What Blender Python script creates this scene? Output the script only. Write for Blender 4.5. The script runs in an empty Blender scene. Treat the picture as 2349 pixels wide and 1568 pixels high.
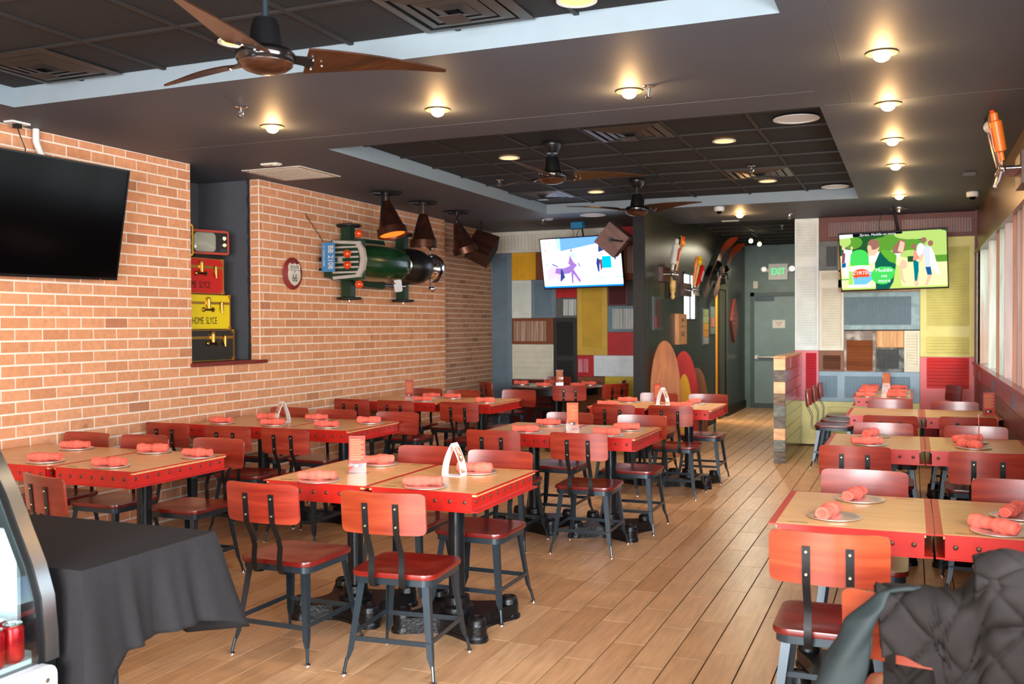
import bpy, math, random
from math import sin, cos, pi, radians
from mathutils import Vector, Matrix
S = bpy.context.scene
COL = S.collection
random.seed(7)

# ---------------------------------------------------------------- camera
CAMZ = 1.55
YAW, PITCH, ROLL, FPX = 0.390409896, 0.017189622, -0.00524808083, 2229.82
def cam_setup():
    f = Vector((-sin(YAW)*cos(PITCH), cos(YAW)*cos(PITCH), -sin(PITCH)))
    r = Vector((cos(YAW), sin(YAW), 0)); u = r.cross(f)
    r2 = r*cos(ROLL) + u*sin(ROLL); u2 = r2.cross(f)
    m = Matrix((r2, u2, -f)).transposed().to_4x4(); m.translation = (0, 0, CAMZ)
    cd = bpy.data.cameras.new('camera'); cd.sensor_width = 36; cd.lens = FPX/2349*36
    cd.clip_start = .05; cd.clip_end = 200
    cd.dof.use_dof = True; cd.dof.focus_distance = 5.4; cd.dof.aperture_fstop = 3.6
    o = bpy.data.objects.new('camera', cd); o.matrix_world = m; COL.objects.link(o); S.camera = o
cam_setup()

# ---------------------------------------------------------------- world, daylight, exposure
w = bpy.data.worlds.new('world'); S.world = w; w.use_nodes = True
nt = w.node_tree; bg = nt.nodes['Background']
sky = nt.nodes.new('ShaderNodeTexSky'); sky.sky_type = 'NISHITA'; sky.sun_disc = False
sky.sun_elevation = radians(38); sky.sun_rotation = radians(150)
nt.links.new(sky.outputs[0], bg.inputs[0]); bg.inputs[1].default_value = .35
def area(name, loc, size, energy, color, target):
    l = bpy.data.lights.new(name, 'AREA'); l.shape = 'RECTANGLE'; l.size, l.size_y = size
    l.energy = energy; l.color = color
    o = bpy.data.objects.new(name, l); o.location = loc
    o.rotation_euler = (Vector(target)-Vector(loc)).to_track_quat('-Z', 'Y').to_euler()
    COL.objects.link(o); return o
# daylight entering through the shop front behind the camera and the windows in the right wall
area('storefront_daylight', (-.75, -2.6, 1.5), (3.0, 2.2), 560, (.97, .98, 1.0), (-1.8, 6, 1.0))
area('side_window_daylight', (1.55, 1.6, 1.6), (3.4, 1.6), 330, (.92, .97, 1.0), (-3, 3.2, .9))
area('slatted_window_daylight', (1.75, 9.6, 1.8), (5.6, 1.4), 36, (.93, 1.0, .95), (-2, 9.0, 1.0))
S.view_settings.view_transform = 'Standard'; S.view_settings.look = 'None'
S.view_settings.exposure = 0.52; S.view_settings.gamma = 1; S.view_settings.use_curve_mapping = False

# ---------------------------------------------------------------- materials
def C(r, g, b):
    q = lambda c: c/12.92 if c <= .04045 else ((c+.055)/1.055)**2.4
    return (q(r/255), q(g/255), q(b/255), 1)
MATS = {}
def newmat(name):
    m = bpy.data.materials.new(name); m.use_nodes = True; MATS[name] = m
    return m, m.node_tree, m.node_tree.nodes['Principled BSDF']
def nd(t, typ, **k):
    n = t.nodes.new(typ)
    for a, b in k.items(): setattr(n, a, b)
    return n
def ramp(t, fac, stops):
    r = nd(t, 'ShaderNodeValToRGB'); e = r.color_ramp.elements
    e[0].position, e[0].color = stops[0]; e[1].position, e[1].color = stops[-1]
    for p, c in stops[1:-1]:
        x = e.new(p); x.color = c
    t.links.new(fac, r.inputs[0]); return r.outputs[0]
def coords(t, scale=(1, 1, 1), kind='Object', rand=True):
    tc = nd(t, 'ShaderNodeTexCoord'); mp = nd(t, 'ShaderNodeMapping'); mp.inputs['Scale'].default_value = scale
    t.links.new(tc.outputs[kind], mp.inputs[0])
    if rand:
        oi = nd(t, 'ShaderNodeObjectInfo'); mu = nd(t, 'ShaderNodeMath', operation='MULTIPLY'); mu.inputs[1].default_value = 37.0
        t.links.new(oi.outputs['Random'], mu.inputs[0])
        cb = nd(t, 'ShaderNodeCombineXYZ')
        for i in range(3): t.links.new(mu.outputs[0], cb.inputs[i])
        t.links.new(cb.outputs[0], mp.inputs['Location'])
    return mp.outputs[0]
def bump(t, b, h, strength, dist=.01):
    n = nd(t, 'ShaderNodeBump'); n.inputs['Strength'].default_value = strength; n.inputs['Distance'].default_value = dist
    t.links.new(h, n.inputs['Height']); t.links.new(n.outputs[0], b.inputs['Normal'])
def plain(name, col, rough=.5, metal=0, vary=.0, scale=8, coat=0, bmp=0, emit=0, spec=None, ecol=None):
    m, t, b = newmat(name)
    b.inputs['Base Color'].default_value = col; b.inputs['Roughness'].default_value = rough
    b.inputs['Metallic'].default_value = metal; b.inputs['Coat Weight'].default_value = coat
    b.inputs['Coat Roughness'].default_value = .12
    if spec is not None: b.inputs['Specular IOR Level'].default_value = spec
    if vary or bmp:
        n = nd(t, 'ShaderNodeTexNoise'); n.inputs['Scale'].default_value = scale; n.inputs['Detail'].default_value = 5
        t.links.new(coords(t), n.inputs['Vector'])
        if vary:
            lo = tuple(c*(1-vary) for c in col[:3])+(1,); hi = tuple(min(1, c*(1+vary)) for c in col[:3])+(1,)
            t.links.new(ramp(t, n.outputs[0], [(.3, lo), (.7, hi)]), b.inputs['Base Color'])
        if bmp: bump(t, b, n.outputs[0], bmp)
    if emit:
        b.inputs['Emission Color'].default_value = ecol or col; b.inputs['Emission Strength'].default_value = emit
    return m
def wood(name, cols, scale=(2, 30, 30), rough=.4, coat=0, bmp=.15, tint=.0, wear=None):
    """grain along the axis with the smallest scale; tint varies from piece to piece"""
    m, t, b = newmat(name)
    v = coords(t, scale)
    n = nd(t, 'ShaderNodeTexNoise'); n.inputs['Scale'].default_value = 1; n.inputs['Detail'].default_value = 6; n.inputs['Distortion'].default_value = .6
    t.links.new(v, n.inputs['Vector'])
    k = len(cols); out = ramp(t, n.outputs[0], [(.28+.44*i/(k-1), c) for i, c in enumerate(cols)])
    if tint:
        oi = nd(t, 'ShaderNodeObjectInfo'); mr = nd(t, 'ShaderNodeMapRange')
        mr.inputs['To Min'].default_value = 1-tint; mr.inputs['To Max'].default_value = 1+tint
        t.links.new(oi.outputs['Random'], mr.inputs[0])
        hs = nd(t, 'ShaderNodeHueSaturation'); t.links.new(mr.outputs[0], hs.inputs['Value']); t.links.new(out, hs.inputs['Color']); out = hs.outputs[0]
    if wear:
        n2 = nd(t, 'ShaderNodeTexNoise'); n2.inputs['Scale'].default_value = 1; n2.inputs['Detail'].default_value = 7
        t.links.new(coords(t, tuple(s*.7 for s in scale)), n2.inputs['Vector'])
        mx = nd(t, 'ShaderNodeMix', data_type='RGBA'); t.links.new(out, mx.inputs[6]); mx.inputs[7].default_value = wear
        rr = nd(t, 'ShaderNodeMapRange'); rr.inputs['From Min'].default_value = .48; rr.inputs['From Max'].default_value = .62
        t.links.new(n2.outputs[0], rr.inputs[0]); t.links.new(rr.outputs[0], mx.inputs[0]); out = mx.outputs[2]
    t.links.new(out, b.inputs['Base Color']); b.inputs['Roughness'].default_value = rough
    b.inputs['Coat Weight'].default_value = coat; b.inputs['Coat Roughness'].default_value = .18
    if bmp: bump(t, b, n.outputs[0], bmp, .004)
    return m
def paintslat(name, col, rough=.45): return plain(name, col, rough, vary=.08, scale=6, bmp=.05)
def glow(name, col, s):
    m, t, b = newmat(name); e = nd(t, 'ShaderNodeEmission'); e.inputs[0].default_value = col; e.inputs[1].default_value = s
    t.links.new(e.outputs[0], t.nodes['Material Output'].inputs[0]); return m
def clear(name, tintc=(1, 1, 1, 1), fac=.12, rough=.03):
    m, t, b = newmat(name); a = nd(t, 'ShaderNodeBsdfTransparent'); a.inputs[0].default_value = tintc
    g = nd(t, 'ShaderNodeBsdfGlossy'); g.inputs['Roughness'].default_value = rough
    mx = nd(t, 'ShaderNodeMixShader'); mx.inputs[0].default_value = fac
    t.links.new(a.outputs[0], mx.inputs[1]); t.links.new(g.outputs[0], mx.inputs[2]); t.links.new(mx.outputs[0], t.nodes['Material Output'].inputs[0])
    return m

def piece_mat(name, stops, rough, noise_scale, mottling, bmp, stain=None):
    """colour per piece: face attribute 'rnd' plus the object's random number"""
    m, t, b = newmat(name)
    at = nd(t, 'ShaderNodeAttribute', attribute_name='rnd'); oi = nd(t, 'ShaderNodeObjectInfo')
    ad = nd(t, 'ShaderNodeMath', operation='ADD'); fr = nd(t, 'ShaderNodeMath', operation='FRACT')
    t.links.new(at.outputs['Fac'], ad.inputs[0]); t.links.new(oi.outputs['Random'], ad.inputs[1]); t.links.new(ad.outputs[0], fr.inputs[0])
    out = ramp(t, fr.outputs[0], stops)
    g = nd(t, 'ShaderNodeNewGeometry'); n = nd(t, 'ShaderNodeTexNoise'); n.inputs['Detail'].default_value = 6
    mp = nd(t, 'ShaderNodeMapping'); mp.inputs['Scale'].default_value = noise_scale
    t.links.new(g.outputs['Position'], mp.inputs[0]); t.links.new(mp.outputs[0], n.inputs['Vector']); n.inputs['Scale'].default_value = 1
    mr = nd(t, 'ShaderNodeMapRange'); mr.inputs['From Min'].default_value = .3; mr.inputs['From Max'].default_value = .7
    mr.inputs['To Min'].default_value = 1-mottling; mr.inputs['To Max'].default_value = 1+mottling
    t.links.new(n.outputs[0], mr.inputs[0])
    hs = nd(t, 'ShaderNodeHueSaturation'); t.links.new(out, hs.inputs['Color']); t.links.new(mr.outputs[0], hs.inputs['Value']); out = hs.outputs[0]
    if stain:
        n2 = nd(t, 'ShaderNodeTexNoise'); n2.inputs['Scale'].default_value = 3.1; n2.inputs['Detail'].default_value = 8; n2.inputs['Roughness'].default_value = .7
        t.links.new(g.outputs['Position'], n2.inputs['Vector'])
        r2 = nd(t, 'ShaderNodeMapRange'); r2.inputs['From Min'].default_value = .62; r2.inputs['From Max'].default_value = .74
        t.links.new(n2.outputs[0], r2.inputs[0]); mx = nd(t, 'ShaderNodeMix', data_type='RGBA')
        t.links.new(r2.outputs[0], mx.inputs[0]); t.links.new(out, mx.inputs[6]); mx.inputs[7].default_value = stain; out = mx.outputs[2]
    t.links.new(out, b.inputs['Base Color']); b.inputs['Roughness'].default_value = rough
    bump(t, b, n.outputs[0], bmp, .004)
    return m

MB_BRICK = piece_mat('brick_face', [(0, C(208, 142, 100)), (.3, C(222, 156, 114)), (.7, C(214, 148, 106)), (.96, C(204, 138, 98)), (1, C(184, 122, 88))], .85, (25, 25, 25), .1, .35, C(150, 92, 62))
MB_BRICK2 = piece_mat('brown_brick_face', [(0, C(172, 124, 96)), (.5, C(190, 140, 110)), (.9, C(178, 130, 100)), (1, C(150, 108, 84))], .85, (25, 25, 25), .1, .35)
MORTAR = plain('mortar', C(236, 224, 208), .9, vary=.06, scale=14, bmp=.3)
TILE = piece_mat('floor_tile', [(0, C(192, 146, 104)), (.35, C(206, 162, 120)), (.7, C(200, 154, 112)), (1, C(186, 140, 98))], .32, (38, 4, 10), .16, .12, C(160, 112, 80))
GROUT = plain('grout', C(64, 46, 34), .9)
WALLPAINT = plain('charcoal_wall_paint', C(70, 72, 76), .6, vary=.05)
CEILP = plain('charcoal_ceiling_paint', C(76, 81, 90), .6, vary=.04, scale=3, bmp=.03)
TRAYP = plain('blue_grey_tray_paint', C(138, 152, 160), .6, vary=.03)
CTILE = plain('black_ceiling_tile', C(15, 13, 13), .85, vary=.25, scale=30, bmp=.3)
TBAR = plain('black_ceiling_grid', C(34, 31, 30), .6)
HALLP = wood('dark_olive_hall_panel', [C(34, 33, 25), C(44, 45, 37), C(58, 61, 53)], (20, 20, .6), .34, bmp=.1)
HALLG = plain('green_grey_metal_wall', C(96, 118, 114), .42, vary=.15, scale=5)
DOORG = plain('grey_blue_door', C(122, 144, 146), .45, vary=.08, scale=4)
COLB = plain('black_scuffed_post', C(20, 21, 24), .7, vary=.4, scale=40, bmp=.2)
WHITEP = plain('white_plastic', C(226, 226, 220), .45)
CREAMP = plain('cream_enamel', C(222, 216, 200), .5, vary=.04)
BLACKM = plain('black_metal', C(20, 22, 24), .38, .2)
GUN = plain('gunmetal_powder_coat', C(50, 60, 67), .28, .45)
CAST = plain('black_cast_iron', C(24, 24, 25), .32, .4, bmp=.3, scale=60)
CHROME = plain('chrome', C(225, 225, 230), .12, 1)
STEEL = plain('brushed_steel', C(200, 198, 194), .28, 1)
BRASS = plain('brass', C(190, 150, 80), .3, 1)
BOLT = plain('bolt_head', C(200, 190, 150), .35, .8)
RIVET = plain('rivet_steel', C(104, 66, 56), .45, .6)
CHW = wood('mahogany_stained_plywood', [C(86, 12, 10), C(116, 22, 16), C(142, 36, 24)], (2, 4, 22), .36, coat=.38, tint=.25, bmp=.05)
CHWF = wood('mahogany_stained_seat', [C(86, 12, 10), C(112, 20, 14), C(134, 32, 20)], (4, 20, 6), .3, coat=.4, tint=.15, bmp=.05)
BEAM = plain('red_painted_steel', C(192, 30, 20), .38, vary=.12, scale=20, coat=.1)
OAK = wood('oak_laminate', [C(214, 156, 98), C(226, 172, 114), C(234, 184, 128)], (3, 26, 26), .32, coat=.12, tint=.05, bmp=.03)
STAMP = plain('dark_stencil', C(120, 88, 58), .5)
NAP = plain('coral_napkin', C(248, 112, 92), .9, vary=.12, scale=40, bmp=.3)
REDCARD = plain('red_menu_card', C(226, 70, 50), .5)
ORANGECARD = plain('orange_menu_card', C(240, 110, 50), .5)
ACRYL = clear('clear_acrylic', (.96, .97, .98, 1), .10)
FROST = plain('frosted_white_plastic', C(236, 238, 240), .35)
TVB = plain('television_black', C(10, 10, 12), .25)
SCR = plain('dark_glass_screen', C(4, 4, 5), .12, spec=.12)
BULB = glow('lit_bulb', (1, .66, .34, 1), 16)
DIMBULB = glow('amber_lit_diffuser', (1, .5, .16, 1), 1.9)
WALNUT = wood('dark_walnut_blade', [C(34, 17, 9), C(54, 27, 14), C(72, 38, 19)], (2, 20, 20), .3, coat=.3)
TRIMR = plain('copper_trim_ring', C(214, 160, 120), .35, .3)

# ---------------------------------------------------------------- mesh builder
class MB:
    def __init__(s): s.v = []; s.f = []; s.m = []; s.r = []; s.k = 0
    def add(s, vs, fs, m=0, T=None, r=None):
        o = len(s.v)
        s.v += [tuple(T @ Vector(p)) if T is not None else tuple(p) for p in vs]
        s.f += [tuple(o+i for i in f) for f in fs]; s.m += [m]*len(fs); s.r += [r or 0.0]*len(fs); return s
    def box(s, c, d, m=0, T=None, r=None):
        x, y, z = c; a, b, e = d[0]/2, d[1]/2, d[2]/2
        vs = [(x+i*a, y+j*b, z+k*e) for i in (-1, 1) for j in (-1, 1) for k in (-1, 1)]
        return s.add(vs, [(0, 1, 3, 2), (4, 6, 7, 5), (0, 4, 5, 1), (2, 3, 7, 6), (0, 2, 6, 4), (1, 5, 7, 3)], m, T, r)
    def bb(s, x0, x1, y0, y1, z0, z1, m=0, T=None, r=None):
        return s.box(((x0+x1)/2, (y0+y1)/2, (z0+z1)/2), (abs(x1-x0), abs(y1-y0), abs(z1-z0)), m, T, r)
    def prism(s, poly, z0, z1, m=0, T=None, inset=0):
        n = len(poly); cx = sum(p[0] for p in poly)/n; cy = sum(p[1] for p in poly)/n
        if inset:
            q = [(p[0]+(cx-p[0])*inset, p[1]+(cy-p[1])*inset) for p in poly]; h = (z1-z0)*.25
            vs = [(x, y, z0) for x, y in q]+[(x, y, z0+h) for x, y in poly]+[(x, y, z1-h) for x, y in poly]+[(x, y, z1) for x, y in q]
            L = 4
        else:
            vs = [(x, y, z0) for x, y in poly]+[(x, y, z1) for x, y in poly]; L = 2
        fs = [tuple(reversed(range(n))), tuple(range((L-1)*n, L*n))]
        for l in range(L-1):
            fs += [(l*n+i, l*n+(i+1) % n, (l+1)*n+(i+1) % n, (l+1)*n+i) for i in range(n)]
        return s.add(vs, fs, m, T)
    def ring(s, pts, prof, m=0, closed=False, caps=True):
        """sweep: list of rings, each a list of points"""
        n = len(prof[0]); vs = [p for r in prof for p in r]; fs = []
        for i in range(len(prof)-1+(1 if closed else 0)):
            a = i*n; b = ((i+1) % len(prof))*n
            fs += [(a+j, a+(j+1) % n, b+(j+1) % n, b+j) for j in range(n)]
        if caps and not closed: fs += [tuple(reversed(range(n))), tuple(range((len(prof)-1)*n, len(prof)*n))]
        return s.add(vs, fs, m)
    def cyl(s, p0, p1, r0, r1=None, n=12, m=0, T=None, ph=0):
        r1 = r0 if r1 is None else r1; p0 = Vector(p0); p1 = Vector(p1); q = (p1-p0).to_track_quat('Z', 'Y')
        vs = []
        for p, r in ((p0, r0), (p1, r1)):
            vs += [p+q @ Vector((r*cos(2*pi*i/n+ph), r*sin(2*pi*i/n+ph), 0)) for i in range(n)]
        fs = [tuple(reversed(range(n))), tuple(range(n, 2*n))]+[(i, (i+1) % n, n+(i+1) % n, n+i) for i in range(n)]
        return s.add(vs, fs, m, T)
    def tube(s, pts, r, n=8, m=0, closed=False, T=None):
        P = [Vector(p) for p in pts]; N = len(P); R = r if isinstance(r, (list, tuple)) else [r]*N; prof = []
        prev = None
        for i in range(N):
            a = P[(i-1) % N] if (closed or i > 0) else P[i]; b = P[(i+1) % N] if (closed or i < N-1) else P[i]
            d = (b-a).normalized()
            if prev is None:
                u = d.orthogonal().normalized()
            else:
                u = (prev-d*prev.dot(d)).normalized()
            prev = u; v = d.cross(u)
            prof.append([P[i]+(u*cos(2*pi*j/n)+v*sin(2*pi*j/n))*R[i] for j in range(n)])
        if T is not None: prof = [[T @ p for p in r_] for r_ in prof]
        return s.ring(P, prof, m, closed)
    def strap(s, pts, wdir, wd, th, m=0):
        P = [Vector(p) for p in pts]; wv = Vector(wdir).normalized(); prof = []
        for i in range(len(P)):
            d = (P[min(i+1, len(P)-1)]-P[max(i-1, 0)]).normalized(); n = d.cross(wv).normalized()
            W = wd[i] if isinstance(wd, (list, tuple)) else wd
            prof.append([P[i]+wv*W/2+n*th/2, P[i]-wv*W/2+n*th/2, P[i]-wv*W/2-n*th/2, P[i]+wv*W/2-n*th/2])
        return s.ring(P, prof, m)
    def lathe(s, prof, n=20, c=(0, 0, 0), m=0, T=None, caps=True):
        vs = []; fs = []; L = len(prof)
        for r, z in prof: vs += [(c[0]+r*cos(2*pi*i/n), c[1]+r*sin(2*pi*i/n), c[2]+z) for i in range(n)]
        for l in range(L-1): fs += [(l*n+i, l*n+(i+1) % n, (l+1)*n+(i+1) % n, (l+1)*n+i) for i in range(n)]
        if caps: fs += [tuple(reversed(range(n))), tuple(range((L-1)*n, L*n))]
        return s.add(vs, fs, m, T)
    def ball(s, c, r, n=12, m=0, sc=(1, 1, 1), T=None):
        L = n//2; pr = [(max(1e-4, sin(pi*i/L)), -cos(pi*i/L)) for i in range(L+1)]
        vs = []; fs = []
        for a, z in pr: vs += [(c[0]+r*sc[0]*a*cos(2*pi*i/n), c[1]+r*sc[1]*a*sin(2*pi*i/n), c[2]+r*sc[2]*z) for i in range(n)]
        for l in range(L): fs += [(l*n+i, l*n+(i+1) % n, (l+1)*n+(i+1) % n, (l+1)*n+i) for i in range(n)]
        return s.add(vs, fs, m, T)
    def mesh(s, name, mats, smooth=35):
        me = bpy.data.meshes.new(name); me.from_pydata(s.v, [], s.f)
        for m in (mats if isinstance(mats, (list, tuple)) else [mats]): me.materials.append(m)
        me.polygons.foreach_set('material_index', s.m)
        if any(s.r):
            a = me.attributes.new('rnd', 'FLOAT', 'FACE'); a.data.foreach_set('value', s.r)
        me.update()
        if smooth:
            me.shade_smooth(); me.set_sharp_from_angle(angle=radians(smooth))
        return me
    def build(s, name, mats, parent=None, smooth=35, loc=None):
        return link(name, s.mesh(name, mats, smooth), parent, loc)
def link(name, data, parent=None, loc=None):
    o = bpy.data.objects.new(name, data); COL.objects.link(o)
    if parent is not None: o.parent = parent
    if loc is not None: o.location = loc
    return o
def tag(o, label=None, cat=None, group=None, kind=None):
    if label: o['label'] = label
    if cat: o['category'] = cat
    if group: o['group'] = group
    if kind: o['kind'] = kind
    return o
def thing(name, label, cat, loc=(0, 0, 0), rz=0, group=None):
    o = link(name, None); o.location = loc; o.rotation_euler = (0, 0, rz); o.empty_display_size = .1
    return tag(o, label, cat, group)
def kids(o): return [c for c in ALLC.get(o.name, [])]
ALLC = {}
def index_children(root):
    ALLC.clear()
    for o in bpy.data.objects:
        if o.parent: ALLC.setdefault(o.parent.name, []).append(o)
def dup(root, loc, rz, label, group=None):
    def cp(o, par):
        c = o.copy(); COL.objects.link(c)
        if par is not None: c.parent = par
        for k in ALLC.get(o.name, []): cp(k, c)
        return c
    r = cp(root, None); r.location = loc; r.rotation_euler = (0, 0, rz); r['label'] = label
    if group: r['group'] = group
    return r
def frame(o, u, v):
    """matrix whose x axis is u, y axis is v, z axis is u x v"""
    u = Vector(u).normalized(); v = Vector(v).normalized(); n = u.cross(v).normalized(); v = n.cross(u)
    m = Matrix((u, v, n)).transposed().to_4x4(); m.translation = Vector(o); return m
def text(name, s, size, mat, T, parent=None, ext=.0006, sx=1, align='CENTER', shear=0):
    c = bpy.data.curves.new(name, 'FONT'); c.body = s; c.size = size; c.extrude = ext; c.align_x = align; c.align_y = 'CENTER'; c.resolution_u = 3; c.shear = shear
    o = bpy.data.objects.new(name+'_tmp', c); COL.objects.link(o)
    dg = bpy.context.evaluated_depsgraph_get(); me = bpy.data.meshes.new_from_object(o.evaluated_get(dg))
    bpy.data.objects.remove(o); me.transform(T @ Matrix.Diagonal((sx, 1, 1, 1))); me.materials.clear(); me.materials.append(mat)
    me.name = name
    return link(name, me, parent)
def rrect(w_, h_, r, n=4, cx=0, cy=0):
    p = []
    for qx, qy, a0 in ((1, 1, 0), (-1, 1, 90), (-1, -1, 180), (1, -1, 270)):
        for i in range(n+1):
            a = radians(a0+90*i/n); p.append((cx+qx*(w_/2-r)+r*cos(a), cy+qy*(h_/2-r)+r*sin(a)))
    return p
H = 2.89; HT = 3.0; XL = -5.5; XR = .715; YB = 12.885
# ================================================================ structure
def struct(o): return tag(o, kind='structure')
def near_key(c, cam=(0, 0, CAMZ)): return (Vector(c)-Vector(cam)).length
def in_view(c, mar=1.06):
    f = Vector((-sin(YAW), cos(YAW), 0)); r = Vector((cos(YAW), sin(YAW), 0)); d = Vector(c)-Vector((0, 0, CAMZ)); z = d.dot(f)
    return z > .5 and abs(d.dot(r)/z) < .527*mar and abs(d.z/z) < .36*mar
def pieces(parent, name, items, mat, limit=300):
    """items: (centre, size); the nearest ones in view are objects sharing meshes, the rest one mesh"""
    items.sort(key=lambda i: (not in_view(i[0]), near_key(i[0])))
    cache = {}; rest = MB()
    for n_, (c, d) in enumerate(items):
        if n_ < limit and in_view(c):
            k = tuple(round(x, 3) for x in d)
            if k not in cache:
                b = MB(); e = .0025
                b.box((0, 0, 0), d); cache[k] = b.mesh(name, mat, 0)
            o = link(name, cache[k], parent, c); o.rotation_euler = (random.uniform(-.004, .004), random.uniform(-.004, .004), 0) if name == 'brick' else (0, 0, 0)
        else:
            rest.box(c, d, r=random.random()+.001)
    if rest.v: tag(rest.build(name+'_field', mat, parent, 0), kind='stuff')

# floor
fl = MB(); fl.bb(-7, 1.2, -3, 18.6, -.12, -.006); floor = struct(fl.build('floor', GROUT, smooth=0))
items = []; known = {0: 4.267, 1: 4.56, 2: 4.271, 3: 4.455, 4: 4.60}
x0 = -1.507; pw = .158; pl = .613
for c in range(-27, 17):
    off = known.get(c, random.uniform(0, pl)); xa = x0+c*pw
    k0 = int((-.5-off)/pl)-1
    for k in range(k0, k0+34):
        ya = off+k*pl
        if ya > 18.4 or ya < .6: continue
        if ya > YB and (xa > -1.3 or xa < -3.1): continue
        items.append(((xa+pw/2, ya+pl/2, -.008), (pw-.0070, pl-.0055, .016)))
pieces(floor, 'floor_tile', items, TILE)

# brick walls -------------------------------------------------------------
wl = MB()
for y0, y1, z0, z1 in ((-3, 6.42, 0, HT), (6.42, 7.33, 0, 1.215), (7.33, 11.14, 0, HT)):
    wl.bb(XL-.12, XL-.0035, y0, y1, z0, z1)
wl.bb(XL-.22, XL-.11, 11.14, YB+.1, 0, HT)       # recessed far part
wl.bb(XL-.12, XL-.1, 11.135, 11.145, 0, HT)
wall_left = struct(wl.build('wall_left', MORTAR, smooth=0))
items = []; bh, bl = .0805, .223; row = 0; z = .012
while z < H-.01:
    off = (row % 2)*bl/2+.045; k = 0
    hh = min(bh, H-z)
    y = .2+off-bl
    while y < 11.14:
        a, b = max(y, .2), min(y+bl, 11.14)
        segs = [(a, b)]
        if z+hh > 1.225:
            segs = []
            if a < 6.42: segs.append((a, min(b, 6.42)))
            if b > 7.33: segs.append((max(a, 7.33), b))
        for p, q in segs:
            if q-p > .03: items.append(((XL-.0105+random.uniform(-.0015, .0015), (p+q)/2, z+hh/2), (.022, q-p-.0125, hh-.0125)))
        y += bl
    # returns on the far jamb of the niche
    if z+hh > 1.225:
        n_ = 1
        items.append(((XL-.055, 7.336, z+hh/2), (.09, .022, hh-.011)))
    z += bh; row += 1
pieces(wall_left, 'brick', items, MB_BRICK)
# narrow side column of bricks set at the seam and the browner far part
wf = MB(); wf.bb(XL-.115, XL-.103, 11.15, YB, 0, H); wall_far = struct(wf.build('wall_left_far', MORTAR, smooth=0))
items = []; bh2, bl2 = .0655, .205; z = .01; row = 0
while z < H-.01:
    y = 11.145-(row % 2)*bl2/2; hh = min(bh2, H-z)
    while y < YB:
        a, b = max(y, 11.145), min(y+bl2, YB)
        if b-a > .03: items.append(((XL-.1085, (a+b)/2, z+hh/2), (.018, b-a-.009, hh-.009)))
        y += bl2
    z += bh2; row += 1
pieces(wall_far, 'brick', items, MB_BRICK2)

# niche -------------------------------------------------------------------
nb = MB()
nb.bb(-6.32, -6.2, 5.5, 7.45, 1.0, HT); nb.bb(-6.3, XL-.1, 7.342, 7.45, 1.0, HT); nb.bb(-6.3, XL-.12, 5.4, 5.5, 1.0, HT); nb.bb(-6.3, XL-.12, 5.4, 7.45, 1.0, 1.22)
struct(nb.build('wall_niche', plain('niche_grey_paint', C(78, 80, 86), .6, vary=.05), smooth=0))
# torn dark edge of the plaster beside the return
te = MB(); zs = [1.25+i*.05 for i in range(34)]
for i in range(len(zs)-1):
    wv = .02+.012*random.random()
    te.bb(XL-.103-wv, XL-.098, 7.330-.006*random.random(), 7.345, zs[i], zs[i+1])
struct(te.build('trim_1', plain('torn_plaster_edge', C(36, 36, 40), .9, vary=.3, scale=50), smooth=0))
sl = MB(); sl.bb(XL-.7, XL+.035, 6.40, 7.39, 1.218, 1.25)
struct(sl.build('trim_2', wood('niche_sill_red_wood', [C(90, 24, 22), C(120, 36, 30), C(140, 50, 40)], (20, 2, 20), .35), smooth=0))

# ceiling -----------------------------------------------------------------
xs = [-6.35, -5.05, -4.09, -.53, 1.5]; ys = [-3, .4, 4.34, 6.3, 11.06, YB, 18.6]
cb = MB()
holes = [(-5.05, -.53, .4, 4.34), (-4.09, -.53, 6.3, 11.06), (-6.35, 1.5, YB+.03, 18.6)]
XS = sorted(set([-6.35, 1.5]+[h[0] for h in holes]+[h[1] for h in holes])); YS = sorted(set([-3, 18.6]+[h[2] for h in holes]+[h[3] for h in holes]))
for i in range(len(XS)-1):
    for j in range(len(YS)-1):
        cx, cy = (XS[i]+XS[i+1])/2, (YS[j]+YS[j+1])/2
        if any(h[0] < cx < h[1] and h[2] < cy < h[3] for h in holes): continue
        cb.add([(XS[i], YS[j], H), (XS[i+1], YS[j], H), (XS[i+1], YS[j+1], H), (XS[i], YS[j+1], H)], [(0, 3, 2, 1)])
cb.add([(-6.35, -3, HT+.06), (1.5, -3, HT+.06), (1.5, 18.6, HT+.06), (-6.35, 18.6, HT+.06)], [(0, 3, 2, 1)])
for h in holes[:2]:
    a, b, c, d = h
    for p, q in (((a, c), (b, c)), ((b, c), (b, d)), ((b, d), (a, d)), ((a, d), (a, c))):
        cb.add([(p[0], p[1], H), (q[0], q[1], H), (q[0], q[1], HT+.06), (p[0], p[1], HT+.06)], [(0, 1, 2, 3)], 1)
cb.add([(-3.2, YB+.03, H), (1.5, YB+.03, H), (1.5, YB+.03, HT+.06), (-3.2, YB+.03, HT+.06)], [(0, 1, 2, 3)], 1)
ceiling = struct(cb.build('ceiling', [CEILP, TRAYP], smooth=0))
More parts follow.
